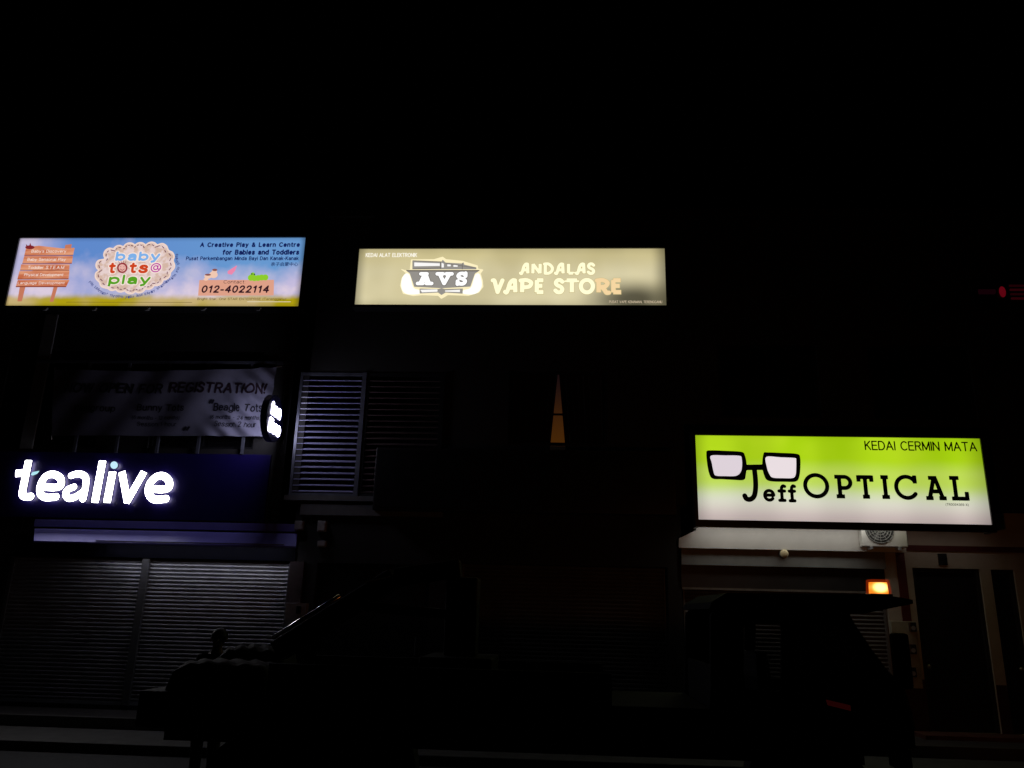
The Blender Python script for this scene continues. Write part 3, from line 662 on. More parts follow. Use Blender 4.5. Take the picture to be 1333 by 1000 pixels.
# small curved line of words under the cloud
def curved(s, path, size, Y):
    pts = path; L = [0]
    for i in range(len(pts)-1): L.append(L[-1]+math.dist(pts[i], pts[i+1]))
    out = G(); step = L[-1]/max(1, len(s)-1)
    for k, ch in enumerate(s):
        if ch == ' ': continue
        t = k*step; i = max(j for j in range(len(L)) if L[j] <= t+1e-9); i = min(i, len(pts)-2)
        q = (t-L[i])/max(1e-6, L[i+1]-L[i]); x = pts[i][0]+(pts[i+1][0]-pts[i][0])*q; z = pts[i][1]+(pts[i+1][1]-pts[i][1])*q
        an = math.atan2(pts[i+1][1]-pts[i][1], pts[i+1][0]-pts[i][0])
        g = text(ch, 100, 100.9*1.0+3.2, 100, 105, Y, .02); cx = sum(v_.x for v_ in g.v)/len(g.v); cz = sum(v_.z for v_ in g.v)/len(g.v)
        h = max(v_.z for v_ in g.v)-min(v_.z for v_ in g.v); kk = size/h
        out.add([(x+((v_.x-cx)*math.cos(an)-(v_.z-cz)*math.sin(an))*kk, Y, z+((v_.x-cx)*math.sin(an)+(v_.z-cz)*math.cos(an))*kk) for v_ in g.v], g.f)
    return out
path = spline(Q([(70, 640), (130, 700), (230, 770), (370, 812), (540, 828), (700, 800), (850, 755), (980, 665), (1080, 590), (1140, 520), (1165, 430), (1135, 360), (1145, 300)], L3), 6)
curved('Fun Learning Through Play and Early Stimulation For Babies', path, .05, L3).build('curved_lettering', glow('print_slate', rgb(74, 84, 140)), baby)
# words and telephone board, traced on a 7.617x enlargement with its origin at (230, 300)
K = 7.617
def tx(s, a, b, c_, d, mt, bold=.015, shear=0, Y=L2, nm='lettering'): return sans(s, 230+a/K, 230+b/K, 300+c_/K, 300+d/K, Y, bold, shear).build(nm, mt, baby)
M_navy = glow('print_navy', rgb(20, 34, 92)); M_ink = glow('print_ink', rgb(52, 22, 34))
tx('A Creative Play & Learn Centre', 232, 1222, 118, 176, M_navy, .29)
tx('for Babies and Toddlers', 455, 1215, 190, 243, M_navy, .29)
tx('Pusat Perkembangan Minda Bayi Dan Kanak-Kanak', 92, 1210, 258, 306, M_navy, .2)
text('\u4eb2\u5b50\u542f\u8499\u4e2d\u5fc3', 230+935/K, 230+1205/K, 300+315/K, 300+355/K, L2, .012).build('lettering', M_navy, baby)
Q = lambda pts, Y: P2(pts, Y, 230, 300, K)
bd = Shape().poly(Q([(225, 492), (965, 490), (962, 645), (212, 648)], L1))
pr(bd, L1, 'phone_board', glow('print_board_pink', rgb(222, 160, 136)), baby)
tx('Contact:', 465, 680, 494, 527, M_ink, .13)
tx('012-4022114', 248, 918, 545, 620, M_ink, .24, .12)
tx('Bright Star, One STAR ENTERPRISE (Terengganu)', 205, 1085, 668, 698, glow('print_brown', rgb(96, 74, 30)), .15)
pr(Shape().line(Q([(700, 708), (1130, 708)], L2), .01), L2, 'printed_rule', glow('print_pale', rgb(236, 226, 200)), baby, .006)
pr(Shape().line(P2([(86, 393.4), (250, 393.8)], L2), .008), L2, 'printed_rule', MATS['print_brown'], baby, .006)
pup = Shape().poly(Q(arc(365, 440, 42, 34, 0, 360), L2)).poly(Q(arc(310, 455, 36, 24, 0, 360), L2)).poly(Q(arc(375, 405, 26, 22, 0, 360), L2)).poly(Q(arc(290, 485, 24, 14, 0, 360), L2))
pr(pup, L2, 'printed_puppy', glow('print_puppy', rgb(240, 200, 178)), baby)
pr(Shape().poly(Q(arc(378, 392, 26, 12, 0, 360), L3)).poly(Q(arc(310, 440, 30, 10, 0, 360), L3)), L3, 'puppy_patches', glow('print_puppy_patch', rgb(140, 84, 80)), baby, .01)
pr(Shape().poly(Q([(505, 405), (600, 345), (580, 400), (545, 440), (505, 430)], L2)), L2, 'printed_butterfly', glow('print_pinkwing', rgb(236, 136, 172)), baby, .01)
cat = Shape()
for k in range(5): cat.poly(Q(arc(735+k*36, 470+4*math.sin(k*1.3), 30, 30, 0, 360), L2))
cat.poly(Q(arc(755, 440, 24, 24, 0, 360), L2))
pr(cat, L2, 'printed_caterpillar', glow('print_lime', rgb(142, 204, 44)), baby, .01)
pr(Shape().line(Q([(745, 432), (746, 433)], L3), .03).line(Q([(770, 436), (771, 437)], L3), .03), L3, 'caterpillar_eyes', glow('print_dkgreen', rgb(30, 70, 60)), baby, .008)
for px in (57, 121, 190, 263, 335):                       # stub arms under the cabinet, their pale heads catch the light
    p = at(px, 402, -.42)
    g = G().box(p.x-.015, p.x+.015, -.42, -.06, p.z-.005, p.z+.02)
    b_ = g.build('lamp_arm', M_black, baby)
    G().prism_y([(p.x-.07, p.z+.022), (p.x+.07, p.z+.022), (p.x+.035, p.z-.03), (p.x-.02, p.z-.03)], -.43, -.38).build('lamp_head', M_alu, b_)

# --- vape store sign
VY = -.25
m, n, e, u, v, ob = face_mat('vape_store_print')
nz_ = n.noise(ob, .8, 2)
base = n.mix(n.ramp(nz_, .3, .7), rgb(206, 195, 152), rgb(220, 210, 170))
base = n.mix(n.m('MULTIPLY', n.ramp(v, .55, .95), .55), base, rgb(196, 182, 122))
eu = n.m('MULTIPLY', n.ramp(u, -.006, .035, .5, 1), n.ramp(u, 1.006, .95, .4, 1)); ev = n.m('MULTIPLY', n.ramp(v, -.08, .16, .72, 1), n.ramp(v, 1.08, .86, .72, 1))
du = n.m('SUBTRACT', u, .9); dv = n.m('SUBTRACT', v, .12)
dead = n.m('SQRT', n.m('ADD', n.m('MULTIPLY', n.m('MULTIPLY', du, du), 14), n.m('MULTIPLY', n.m('MULTIPLY', dv, dv), 3.2)))
dead = n.ramp(dead, .08, .8, .14, 1)                       # a tired tube in the lower right corner
n.put(base, e.inputs[0]); n.put(n.m('MULTIPLY', n.m('MULTIPLY', eu, ev), n.m('MULTIPLY', dead, n.ramp(n.noise(ob, 1.3, 1), .3, .7, .93, 1.04))), e.inputs[1])
vp = (-3.855, 1.968, 7.245, 8.4)
vs_ = lightbox('lightbox_signboard', 'cream lit vape store signboard with grey shield emblem, above the middle shophouse', vp, VY, .22, m, .05)
L1, L2, L3, L4 = VY-.004, VY-.008, VY-.012, VY-.016
M_lit = glow('print_lit_white', rgb(255, 248, 208), 1.08); M_peach = glow('print_peach', rgb(246, 214, 162))
Z5 = lambda x, y: (640+x/5.554, 315+y/5.554)
def big(letters, y0, y1, wd, grow_m):
    for ch, a, b, mt in letters:
        x0, x1, z0, z1 = wbox(640+a/5.554, 640+b/5.554, 315+y0/5.554, 315+y1/5.554, L2)
        sh = put_glyph(Shape(), glyph(ch), x0+wd*.15, x1-wd*.15, z0+wd*.25, z1-wd*.25, wd, True)
        pr(sh, L1, 'letter_rim', glow('print_rim_olive', rgb(196, 182, 128)), vs_, .009, .008)
        pr(sh, L2, 'letter', mt, vs_, .009)
big([('A', 203, 275, M_lit), ('N', 287, 362, M_lit), ('D', 375, 450, M_lit), ('A', 455, 530, M_lit), ('L', 543, 597, M_lit), ('A', 605, 682, M_lit), ('S', 690, 748, M_lit)], 150, 237, .06, 0)
big([('V', -2, 88, M_lit), ('A', 90, 190, M_lit), ('P', 200, 300, M_lit), ('E', 310, 385, M_lit), ('S', 450, 525, M_lit), ('T', 532, 628, M_lit), ('O', 632, 745, M_lit), ('R', 752, 855, M_peach), ('E', 862, 945, M_peach)], 264, 376, .08, 0)
sans('KEDAI ALAT ELEKTRONIK', 476, 543, 329.4, 334.8, L1, .2).build('small_lettering', glow('print_softwhite', rgb(250, 244, 226)), vs_)
sans('PUSAT VAPE KEMAMAN, TERENGGANU', 793, 862, 391.3, 395.2, L1, .15).build('small_lettering', glow('print_beige', rgb(196, 178, 150)), vs_)
# emblem traced on a 6.665x enlargement with its origin at (460, 315)
Q = lambda pts, Y: P2(pts, Y, 460, 315, 6.665)
halo = [(405, 232), (450, 245), (490, 240), (500, 152), (700, 150), (775, 128), (805, 150), (950, 165), (1080, 205), (1082, 232), (1130, 240), (1105, 275), (1122, 330), (1128, 390), (1090, 440), (1000, 468), (820, 462), (790, 480), (763, 495), (735, 468), (600, 462), (520, 470), (430, 450), (405, 380), (420, 310), (455, 270)]
pr(Shape().poly(Q(halo, L1)), L1, 'emblem_halo', glow('print_halo', rgb(255, 242, 196)), vs_)
wings = Shape().poly(spline(Q([(455, 275), (490, 290), (520, 395), (575, 420), (575, 450), (480, 455), (430, 430), (415, 370), (425, 310)], L2), 4, True)).poly(spline(Q([(1090, 275), (1055, 290), (1020, 395), (955, 420), (955, 450), (1040, 455), (1095, 425), (1115, 370), (1105, 310)], L2), 4, True))
for it in wings.a: pr(Shape().poly(it[1]), L2, 'emblem_smoke', glow('print_smoke', rgb(255, 255, 246), 1.1), vs_)
M_gr = glow('print_grey', rgb(150, 146, 140)); M_dg = glow('print_darkgrey', rgb(110, 104, 98)); M_wh = glow('print_white', rgb(252, 250, 248))
shd = Shape().poly(Q([(455, 247), (1098, 247), (1055, 275), (1015, 388), (770, 402), (528, 390), (490, 275)], L3))
pr(shd, L3, 'emblem_shield', M_gr, vs_)
pr(Shape().poly(Q([(455, 244), (1098, 244), (1080, 256), (470, 256)], L4)), L4, 'shield_edge', M_dg, vs_, .008)
dev = Shape().poly(Q([(512, 162), (765, 172), (775, 155), (800, 180), (945, 188), (955, 175), (962, 198), (1068, 222), (1066, 238), (512, 238)], L2))
pr(dev, L2-.002, 'vape_device', M_gr, vs_, .009)
hl = Shape().poly(Q([(528, 178), (750, 186), (750, 208), (528, 212)], L3)).poly(Q([(765, 180), (785, 190), (785, 222), (765, 222)], L3)).poly(Q([(815, 195), (845, 197), (845, 212), (815, 212)], L3)).poly(Q([(868, 200), (905, 202), (905, 216), (868, 216)], L3)).poly(Q([(580, 415), (730, 412), (730, 432), (595, 438)], L3))
for it in hl.a: pr(Shape().poly(it[1]), L3, 'device_highlight', M_wh, vs_, .008)
pr(Shape().line(Q([(515, 163), (765, 173)], L4), .012).line(Q([(757, 178), (757, 232)], L4), .012).line(Q([(800, 185), (1066, 228)], L4), .01).line(Q([(515, 235), (760, 225)], L4), .014).line(Q([(945, 185), (945, 238)], L4), .012), L4-.001, 'device_lines', M_dg, vs_, .006)
rb = Shape().poly(Q([(575, 405), (735, 410), (765, 402), (795, 410), (950, 405), (948, 450), (800, 440), (765, 462), (735, 440), (575, 448)], L2)).cut(Q([(595, 415), (730, 422), (730, 432), (597, 438)], L2)).cut(Q([(795, 422), (925, 415), (925, 436), (795, 432)], L2))
pr(rb, L3+.001, 'emblem_ribbon', M_gr, vs_, .008)
pr(Shape().poly(Q([(597, 415), (730, 420), (730, 432), (597, 438)], L3)).poly(Q([(795, 420), (925, 415), (925, 436), (795, 432)], L3)), L3+.002, 'ribbon_fill', M_wh, vs_, .008)
for ch, a, b in (('A', 552, 690), ('V', 718, 862), ('S', 888, 992)):
    x0, x1, z0, z1 = wbox(460+a/6.665, 460+b/6.665, 315+262/6.665, 315+378/6.665, L4)
    sh = put_glyph(Shape(), slab(ch), x0+.02, x1-.02, z0+.02, z1-.02, .074)
    pr(sh, L4-.002, 'emblem_letter_rim', M_dg, vs_, .008, .012); pr(sh, L4-.006, 'emblem_letter', glow('print_purewhite', (1, 1, 1), 1.1), vs_, .008)
for (px, py, q) in ((566, 317, .03), (869.5, 390, .04)):
    p = at(px, py, VY-.04); G().box(p.x-.02, p.x+.02, VY-.06, VY-.034, p.z-q, p.z+q).build('clip', M_steel, vs_)

# --- optician's sign
OY = -.45
def oframe():
    a = [at(905, 567, OY), at(1275, 571, OY), at(1291, 684, OY), at(909, 676, OY)]
    return ((a[0].x+a[3].x)/2, (a[1].x+a[2].x)/2, (a[2].z+a[3].z)/2, (a[0].z+a[1].z)/2)
m, n, e, u, v, ob = face_mat('optician_print')
nv = n.m('ADD', v, n.m('MULTIPLY', n.m('SUBTRACT', n.noise(ob, .9, 1), .5), .1))
grn = n.mix(n.ramp(n.noise(ob, .8, 2), .35, .65), rgb(160, 202, 14), rgb(176, 212, 30))
pale = n.mix(n.ramp(v, .3, .02), rgb(212, 214, 194), rgb(204, 188, 184))
c = n.mix(n.ramp(nv, .62, .3), grn, pale)
c = n.mix(n.m('MULTIPLY', n.ramp(nv, .75, .55), n.ramp(nv, .2, .5)), c, rgb(186, 214, 84))
ed = n.m('MULTIPLY', n.m('MULTIPLY', n.ramp(u, -.02, .06, .6, 1), n.ramp(u, 1.03, .9, .55, 1)), n.m('MULTIPLY', n.ramp(v, -.12, .2, .68, 1), n.ramp(v, 1.1, .92, .86, 1)))
band = n.new('ShaderNodeTexWave'); band.bands_direction = 'X'; band.inputs['Scale'].default_value = .22; band.inputs['Distortion'].default_value = .6
m.node_tree.links.new(ob, band.inputs['Vector'])
n.put(c, e.inputs[0]); n.put(n.m('MULTIPLY', ed, n.ramp(band.outputs['Fac'], 0, 1, .94, 1.08)), e.inputs[1])
op = oframe()
osg = lightbox('lightbox_signboard', 'green and white lit optician signboard with spectacles drawing, lower right', op, OY, .28, m, .055, .07)
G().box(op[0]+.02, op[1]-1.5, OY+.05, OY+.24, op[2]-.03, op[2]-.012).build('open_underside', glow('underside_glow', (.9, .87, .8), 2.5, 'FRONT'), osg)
L1, L2, L3, L4 = OY-.004, OY-.008, OY-.012, OY-.016
Q = lambda pts, Y: P2(pts, Y, 890, 560, 6.665)
M_ink2 = mat('black_vinyl', (.006, .007, .005), .4, noise=.1)
lensL = spline(Q([(228, 216), (360, 212), (490, 216), (512, 250), (514, 320), (500, 372), (455, 406), (360, 408), (272, 402), (250, 360), (236, 290)], L1), 4, True)
lensR = spline(Q([(708, 226), (840, 228), (975, 236), (984, 260), (984, 340), (978, 395), (950, 424), (860, 426), (768, 420), (735, 385), (712, 320)], L1), 4, True)
M_lens = glow('print_lens', rgb(234, 222, 226))
pr(Shape().poly(lensL), L1, 'lens', glow('print_lens_dim', rgb(222, 210, 218)), osg); pr(Shape().poly(lensR), L1, 'lens', M_lens, osg)
fr = Shape().poly(spline(Q([(205, 200), (225, 184), (360, 188), (495, 196), (522, 220), (538, 300), (530, 390), (515, 425), (440, 424), (330, 418), (255, 414), (228, 372), (212, 290)], L2), 4, True)).cut(lensL)
fr.poly(spline(Q([(700, 210), (725, 202), (850, 206), (980, 214), (1002, 240), (1004, 320), (995, 400), (970, 438), (880, 440), (745, 434), (708, 395), (690, 310)], L2), 4, True)).cut(lensR)
fr.line(Q([(530, 324), (700, 322)], L2), at(0, 0, L2).x*0+.062, True)
pr(fr, L2, 'spectacle_frame', M_ink2, osg, .012, .017)
jj = Shape().line(spline(Q([(612, 330), (622, 420), (624, 500), (612, 570), (580, 600), (545, 596), (530, 570)], L2), 6), .084)
pr(jj, L2-.001, 'letter', M_ink2, osg)
for ch, a, b, c_, d in (('e', 690, 795, 512, 620), ('f', 815, 895, 468, 624), ('f', 905, 980, 468, 628)):
    x0, x1, z0, z1 = wbox(890+a/6.665, 890+b/6.665, 560+c_/6.665, 560+d/6.665, L2)
    pr(put_glyph(Shape(), slab(ch), x0+.012, x1-.012, z0+.012, z1-.012, .055), L2, 'letter', M_ink2, osg, .008)
for ch, a, b, c_, d in (('O', 1046, 1079, 616.8, 648.2), ('P', 1084.5, 1110, 618.6, 648.6), ('T', 1115, 1138.5, 619, 649), ('I', 1144.5, 1160, 619, 649.4), ('C', 1164.5, 1196, 619, 650), ('A', 1202, 1233, 620, 651), ('L', 1234.5, 1261, 620, 651.6)):
    x0, x1, z0, z1 = wbox(a, b, c_, d, L2)
    pr(put_glyph(Shape(), slab(ch), x0+.028, x1-.028, z0-.002, z1+.002, .068, True), L2, 'letter', M_ink2, osg, .009)
sans('KEDAI CERMIN MATA', 1125.5, 1271.5, 574.6, 587, L2, .15).build('lettering', mat('dark_green_vinyl', (.012, .03, .004), .5), osg)
sans('(TR0094369-X)', 1231, 1261, 655.3, 659.2, L2, .15).build('small_lettering', M_ink2, osg)

# --- tea shop fascia with channel letters, traced on a 5.332x enlargement with its origin at (0, 570)
x0, x1, z0, z1 = -10.75, at(352, 600, -.06).x, at(200, 677, -.06).z, at(200, 590, -.06).z
ts = thing('fascia_sign', 'dark purple fascia with seven large glowing white italic letters', 'signboard', ((x0+x1)/2, -.003, z0))
G().box(x0, x1, -.06, -.003, z0+.004, z1).build('fascia_panel', M_purple, ts, bevel=.006)
TY = -.15
Q = lambda pts: P2(pts, TY, 0, 570, 5.332)
M_ch = glow('letter_glow', (1, .98, 1), 11, 'AUTO'); M_dot = glow('dot_glow', rgb(196, 238, 255), 1.0, 'AUTO'); M_leaf = glow('leaf_glow', rgb(180, 236, 250), .95, 'AUTO')
wd = 58/5.332*.01425
M_ret = mat('letter_return', (.02, .015, .05), .5)
M_halo = glow('halo_glow', (.95, .88, 1), 3.6, 'AUTO')
def channel(sh, nm, mt, back=M_halo):
    o = sh.solid(TY+.002, TY+.035, .02).build(nm, M_ret, ts)
    sh.sheet(TY, .013).build('letter_face', mt, o)
    if back:
        g = sh.sheet(TY+.037, .03, -.012); g.f = [tuple(reversed(f)) for f in g.f]; g.build('halo_light', back, o)
def letter(strokes, nm, mt=None, w_=wd, cut=None):
    s = Shape()
    for st_ in strokes: s.line(Q(st_), w_*.85, len(st_) == 2)
    channel(s, nm, mt or M_ch)
letter([[(199, 156), (158, 362)], spline([(158, 360), (156, 395), (180, 410), (212, 408)]), [(108, 248), (190, 240)]], 'channel_letter', w_=wd*.98)
channel(Shape().poly(Q([(212, 258), (225, 238), (276, 228), (258, 250), (230, 262)])), 'leaf', M_leaf, None)
letter([spline([(322, 342), (380, 345), (422, 330), (418, 280), (370, 254), (318, 268), (282, 325), (280, 385), (318, 414), (388, 410)])], 'channel_letter', w_=wd*.95)
letter([spline([(495, 262), (545, 250), (590, 270), (596, 315), (588, 370), (576, 424)]), spline([(512, 342), (468, 362), (456, 395), (478, 420), (520, 412), (570, 380)])], 'channel_letter', w_=wd*.88)
letter([[(712, 160), (658, 450)]], 'channel_letter'); letter([[(782, 236), (742, 450)]], 'channel_letter')
channel(Shape().poly(Q(arc(792, 190, 26, 26, 0, 360, 32))), 'letter_dot', M_dot)
letter([[(846, 236), (886, 450)], [(1000, 236), (876, 450)]], 'channel_letter', w_=wd*.94)
letter([spline([(1080, 356), (1130, 358), (1172, 344), (1170, 296), (1128, 264), (1075, 278), (1036, 330), (1034, 390), (1072, 428), (1150, 424)])], 'channel_letter', w_=wd*.98)
sp = G()
for px in (160, 330, 520, 680, 760, 890, 1060):
    p = Vector((*Q([(px, 400)])[0],)); sp.tube([(p.x, TY+.036, p.y), (p.x, -.06, p.y)], .012, 6)
sp.build('standoff', M_black, ts)

# --- round projecting sign
dc = at(354, 545, -.6); rad = .42
ps = thing('projecting_sign', 'round projecting blade sign with small glowing white letters beside the banner', 'signboard', (dc.x, -.05, dc.z))
G().disc_x((0, dc.y, dc.z), rad, dc.x-.06, dc.x+.06).build('disc', M_purple, ps, bevel=.01)
G().box(dc.x-.02, dc.x+.02, dc.y+rad-.03, -.003, dc.z+.2, dc.z+.25).build('bracket', M_black, ps)
G().box(dc.x-.02, dc.x+.02, dc.y+rad-.03, -.003, dc.z-.25, dc.z-.2).build('bracket', M_black, ps)
M_ps = glow('blade_glow', (.8, .78, 1), 13.0, 'AUTO')
def blade(side):
    g = G()
    for s, wz, hz, ww in (('tea', .02, .25, .5), ('live', -.29, .27, .62)):
        t = sans(s, 100, 140, 100, 130, 0, .26, .2, gap=.14); ax, bx = min(q.x for q in t.v), max(q.x for q in t.v); az, bz = min(q.z for q in t.v), max(q.z for q in t.v)
        g.add([(dc.x+side*.068, dc.y+side*((q.x-ax)/(bx-ax)-.5)*ww, dc.z+wz+(q.z-az)/(bz-az)*hz) for q in t.v], t.f)
    return g.build('blade_lettering', M_ps, ps)
blade(1); blade(-1)

# --- cloth banner
def wave(x, z):
    return .018*math.sin(x*3.1+z*1.2)+.012*math.sin(x*7.3-z*5.1)+.03*math.exp(-((x+5.75-(z-5.3)*.5)/.4)**2)*math.sin((x*.8+z)*19)
NY = -.14
bc = [at(70, 481, NY), at(360, 478, NY), at(345, 568, NY), at(66, 567, NY)]
g = G(); nx, nz = 110, 36; vs = []
for j in range(nz+1):
    for i in range(nx+1):
        s, t = i/nx, j/nz
        tp = bc[0].lerp(bc[1], s); bt = bc[3].lerp(bc[2], s); p = bt.lerp(tp, t)
        p.z -= .05*math.sin(math.pi*s)*t*t; vs.append((p.x, NY+wave(p.x, p.z), p.z))
g.add(vs, [(j*(nx+1)+i, j*(nx+1)+i+1, (j+1)*(nx+1)+i+1, (j+1)*(nx+1)+i) for j in range(nz) for i in range(nx)])
bn = thing('cloth_banner', 'creased white registration banner tied to the railing above the purple fascia', 'banner', (-7.4, 0, 4.7))
g.build('cloth', mat('banner_cloth', (.2, .2, .28), .7, noise=.06), bn, smooth=True)
M_bi = mat('banner_ink', (.012, .011, .022), .7); M_br = mat('banner_red', (.02, .006, .016), .7)
def bt_(s, a, b, c_, d, mt, bold=.18): sans(s, a, b, c_, d, NY-.008, bold, .12 if bold > .2 else 0, wave).build('banner_lettering', mt, bn)
bt_('NOW OPEN FOR', 84, 212, 499, 512, M_bi, .22); bt_('REGISTRATION!', 220, 347, 498, 512, M_br, .22)
bt_('Bunny Tots', 178, 240, 526, 537, M_bi); bt_('Beagle Tots', 278, 341, 525, 538, M_bi)
bt_('(6 months - 12 months)', 172, 234, 541, 547, M_bi, .14); bt_('(6 months - 24 months)', 274, 339, 540.5, 547, M_bi, .14)
bt_('Session 1 hour', 178, 230, 549, 555, M_bi, .14); bt_('Session 2 hour', 280, 333, 548.5, 556, M_bi, .14)
bt_('\u201c', 272, 279, 520, 526, M_bi, .3); bt_('\u201d', 238, 247, 555, 561, M_bi, .3)
bt_('Playgroup', 96, 150, 527, 538, M_bi)
for p, q in ((bc[0], (-.05, .08)), (bc[3], (-.05, -.05)), (bc[1], (.05, .05)), (bc[2], (.03, -.05))):
    G().tube([(p.x, NY+wave(p.x, p.z), p.z), (p.x+q[0], -.02, p.z+q[1])], .006, 6).build('tie_rope', M_white, bn)

# --- railing the banner is tied to
rl = thing('railing', 'thin upright metal railing behind the banner on the tea shop ledge', 'railing', (-7.5, 0, 4.4))
zt_ = 6.12
for px in (98, 152, 205, 258, 316):
    p = at(px, 580, -.06); G().box(p.x-.025, p.x+.025, -.08, -.04, z1+.003, zt_).build('post', MATS['dull_aluminium'], rl)
G().box(-10.0, -5.1, -.085, -.035, zt_+.002, zt_+.05).build('rail', MATS['dull_aluminium'], rl)

# --- unlit sign box across the middle shop
x0, x1, z0, z1 = wbox(487, 880, 585, 667, -.3)
ub = thing('blank_signboard', 'unlit black signboard box above the middle shop shutters', 'signboard', ((x0+x1)/2, -.05, z0))
G().box(x0, x1, -.3, -.03, z0, z1).build('cabinet', M_cab, ub, bevel=.01)
G().box(x0+.05, x1-.05, -.306, -.3005, z0+.05, z1-.05).build('sign_face', mat('unlit_face', (.015, .015, .018), .35), ub)
for q in (.15, .5, .85): G().box(x0+(x1-x0)*q-.02, x0+(x1-x0)*q+.02, -.029, -.003, z0+.1, z1-.1).build('bracket', M_black, ub)

# --- small fittings at the pier between tea shop and middle shop
x0, x1, z0, z1 = wbox(370, 397, 785, 828, -.2)
mc = thing('meter_cabinet', 'pale grey electricity cabinet on the pier right of the pale shutters', 'cabinet', ((x0+x1)/2, -.05, z0))
G().box(x0, x1, -.2, -.053, z0, z1).build('cabinet_body', mat('pale_cabinet', (.42, .42, .42), .5), mc, bevel=.008)
xa, xb, za, zb = wbox(386, 392, 789, 799, -.2)
G().box(xa, xb, -.215, -.201, za, zb).build('meter_dial', M_black, mc, bevel=.004)
for k, (a, b, c_, d) in enumerate(((383, 394, 678, 690), (413, 424, 678, 692), (413, 424, 704, 712))):
    x0, x1, z0, z1 = wbox(a, b, c_, d, -.1)
    jb = thing('junction_box', ('small grey junction box left of the other two under the louvre ledge', 'taller upper grey junction box of the stacked pair under the louvre ledge', 'lower grey junction box of the stacked pair under the louvre ledge')[k], 'junction box', ((x0+x1)/2, -.003, z0), 'junction boxes under the louvre ledge')
    G().box(x0, x1, -.1, -.003, z0, z1).build('box_body', mat('pale_plastic', (.4, .4, .4), .5), jb, bevel=.008)
    G().box(x0+.02, x1-.02, -.108, -.101, z0+.02, z1-.02).build('cover', mat('pale_cover', (.5, .5, .5), .5), jb)

# --- air conditioner, lamp, meters
x0, x1, z0 = at(1122, 700, -.15).x, at(1181, 700, -.15).x, at(1150, 712, -.15).z
ac = thing('air_conditioner', 'white outdoor air conditioner unit tucked under the green sign', 'air conditioner', ((x0+x1)/2, .0, z0))
G().box(x0, x1, -.15, -.005, z0, z0+.5).build('casing', M_white, ac, bevel=.015)
fcx, fcz = at(1145, 690, -.155).x, z0+.29
gr = G(); 
for k in range(5): gr.tube([(fcx+(.05+.045*k)*math.cos(R(a)), -.165, fcz+(.05+.045*k)*math.sin(R(a))) for a in range(0, 361, 15)], .005, 5)
for a in range(0, 360, 30): gr.tube([(fcx, -.163, fcz), (fcx+.24*math.cos(R(a)), -.163, fcz+.24*math.sin(R(a)))], .004, 5)
G().disc_y(fcx, fcz, .24, -.157, -.151).build('fan_opening', mat('fan_dark', (.03, .03, .03), .6), ac)
gr.build('fan_grille', mat('grille_grey', (.3, .3, .28), .5), ac)
bl = G()
for k in range(3):
    a = 2*math.pi*k/3; bl.prism_y([(fcx+.03*math.cos(a), fcz+.03*math.sin(a)), (fcx+.2*math.cos(a-.25), fcz+.2*math.sin(a-.25)), (fcx+.2*math.cos(a+.35), fcz+.2*math.sin(a+.35))], -.161, -.1585)
bl.build('fan_blades', M_grey, ac)
for xx in (x0+.12, x1-.16): G().box(xx, xx+.04, -.17, -.004, z0-.045, z0-.003).build('bracket', M_alu, ac)
p = at(1020, 721, .02)
dm = thing('dome_lamp', 'small round unlit dome fitting on the grey beam under the white beam', 'lamp', (p.x, .1, p.z))
G().disc_y(p.x, p.z, .07, .0, .097).build('base', M_grey, dm); G().ball((p.x, -.03, p.z), .07, 12, (1, .6, 1)).build('dome', mat('brass_dome', (.85, .7, .42), .3), dm, smooth=True)
x0, x1, z0, z1 = wbox(1164, 1197, 809, 896, WY-.1)
mb = thing('meter_board', 'beige board carrying three round electricity meters beside the dark door', 'meter board', ((x0+x1)/2, WY, z0))
G().box(x0, x1, WY-.1, WY-.034, z0, z1).build('board', mat('beige_board', (.36, .36, .26), .6), mb, bevel=.006)
for py in (816, 845, 875):
    q = at(1187.5, py, WY-.12)
    k = G().box(q.x-.055, q.x+.055, WY-.16, WY-.101, q.z-.075, q.z+.075).build('meter', mat('meter_black', (.03, .028, .028), .3), mb, bevel=.01)
    G().disc_y(q.x, q.z-.02, .035, WY-.168, WY-.161).build('meter_dial', M_alu, k)

# --- dim red sign at the right edge
p = at(1305, 380, -.1)
rs = thing('red_light_sign', 'dim red sign light on the dark wall at the far right edge', 'light', (p.x, -.01, p.z-.25))
G().box(p.x-.5, p.x+1.3, -.08, -.003, p.z-.22, p.z+.22).build('backing', M_black, rs)
G().ball((p.x, -.1, p.z), .07, 12, (.8, .5, 1.5)).build('red_lamp', glow('red_lamp', rgb(88, 4, 16), 1), rs, smooth=True)
for k, dz in enumerate((-.13, -.045, .04, .12)):
    G().tube([(p.x+.14, -.1, p.z+dz), (p.x+1.25, -.1, p.z+dz)], .022, 8).build('red_tube', glow('red_tube_%d' % (k % 2), rgb(*((36, 2, 6), (26, 1, 4))[k % 2]), 1), rs)
G().tube([(p.x-.42, -.1, p.z), (p.x-.14, -.1, p.z)], .05, 8).build('red_tube', glow('red_tube_dark', rgb(16, 1, 5), 1), rs)

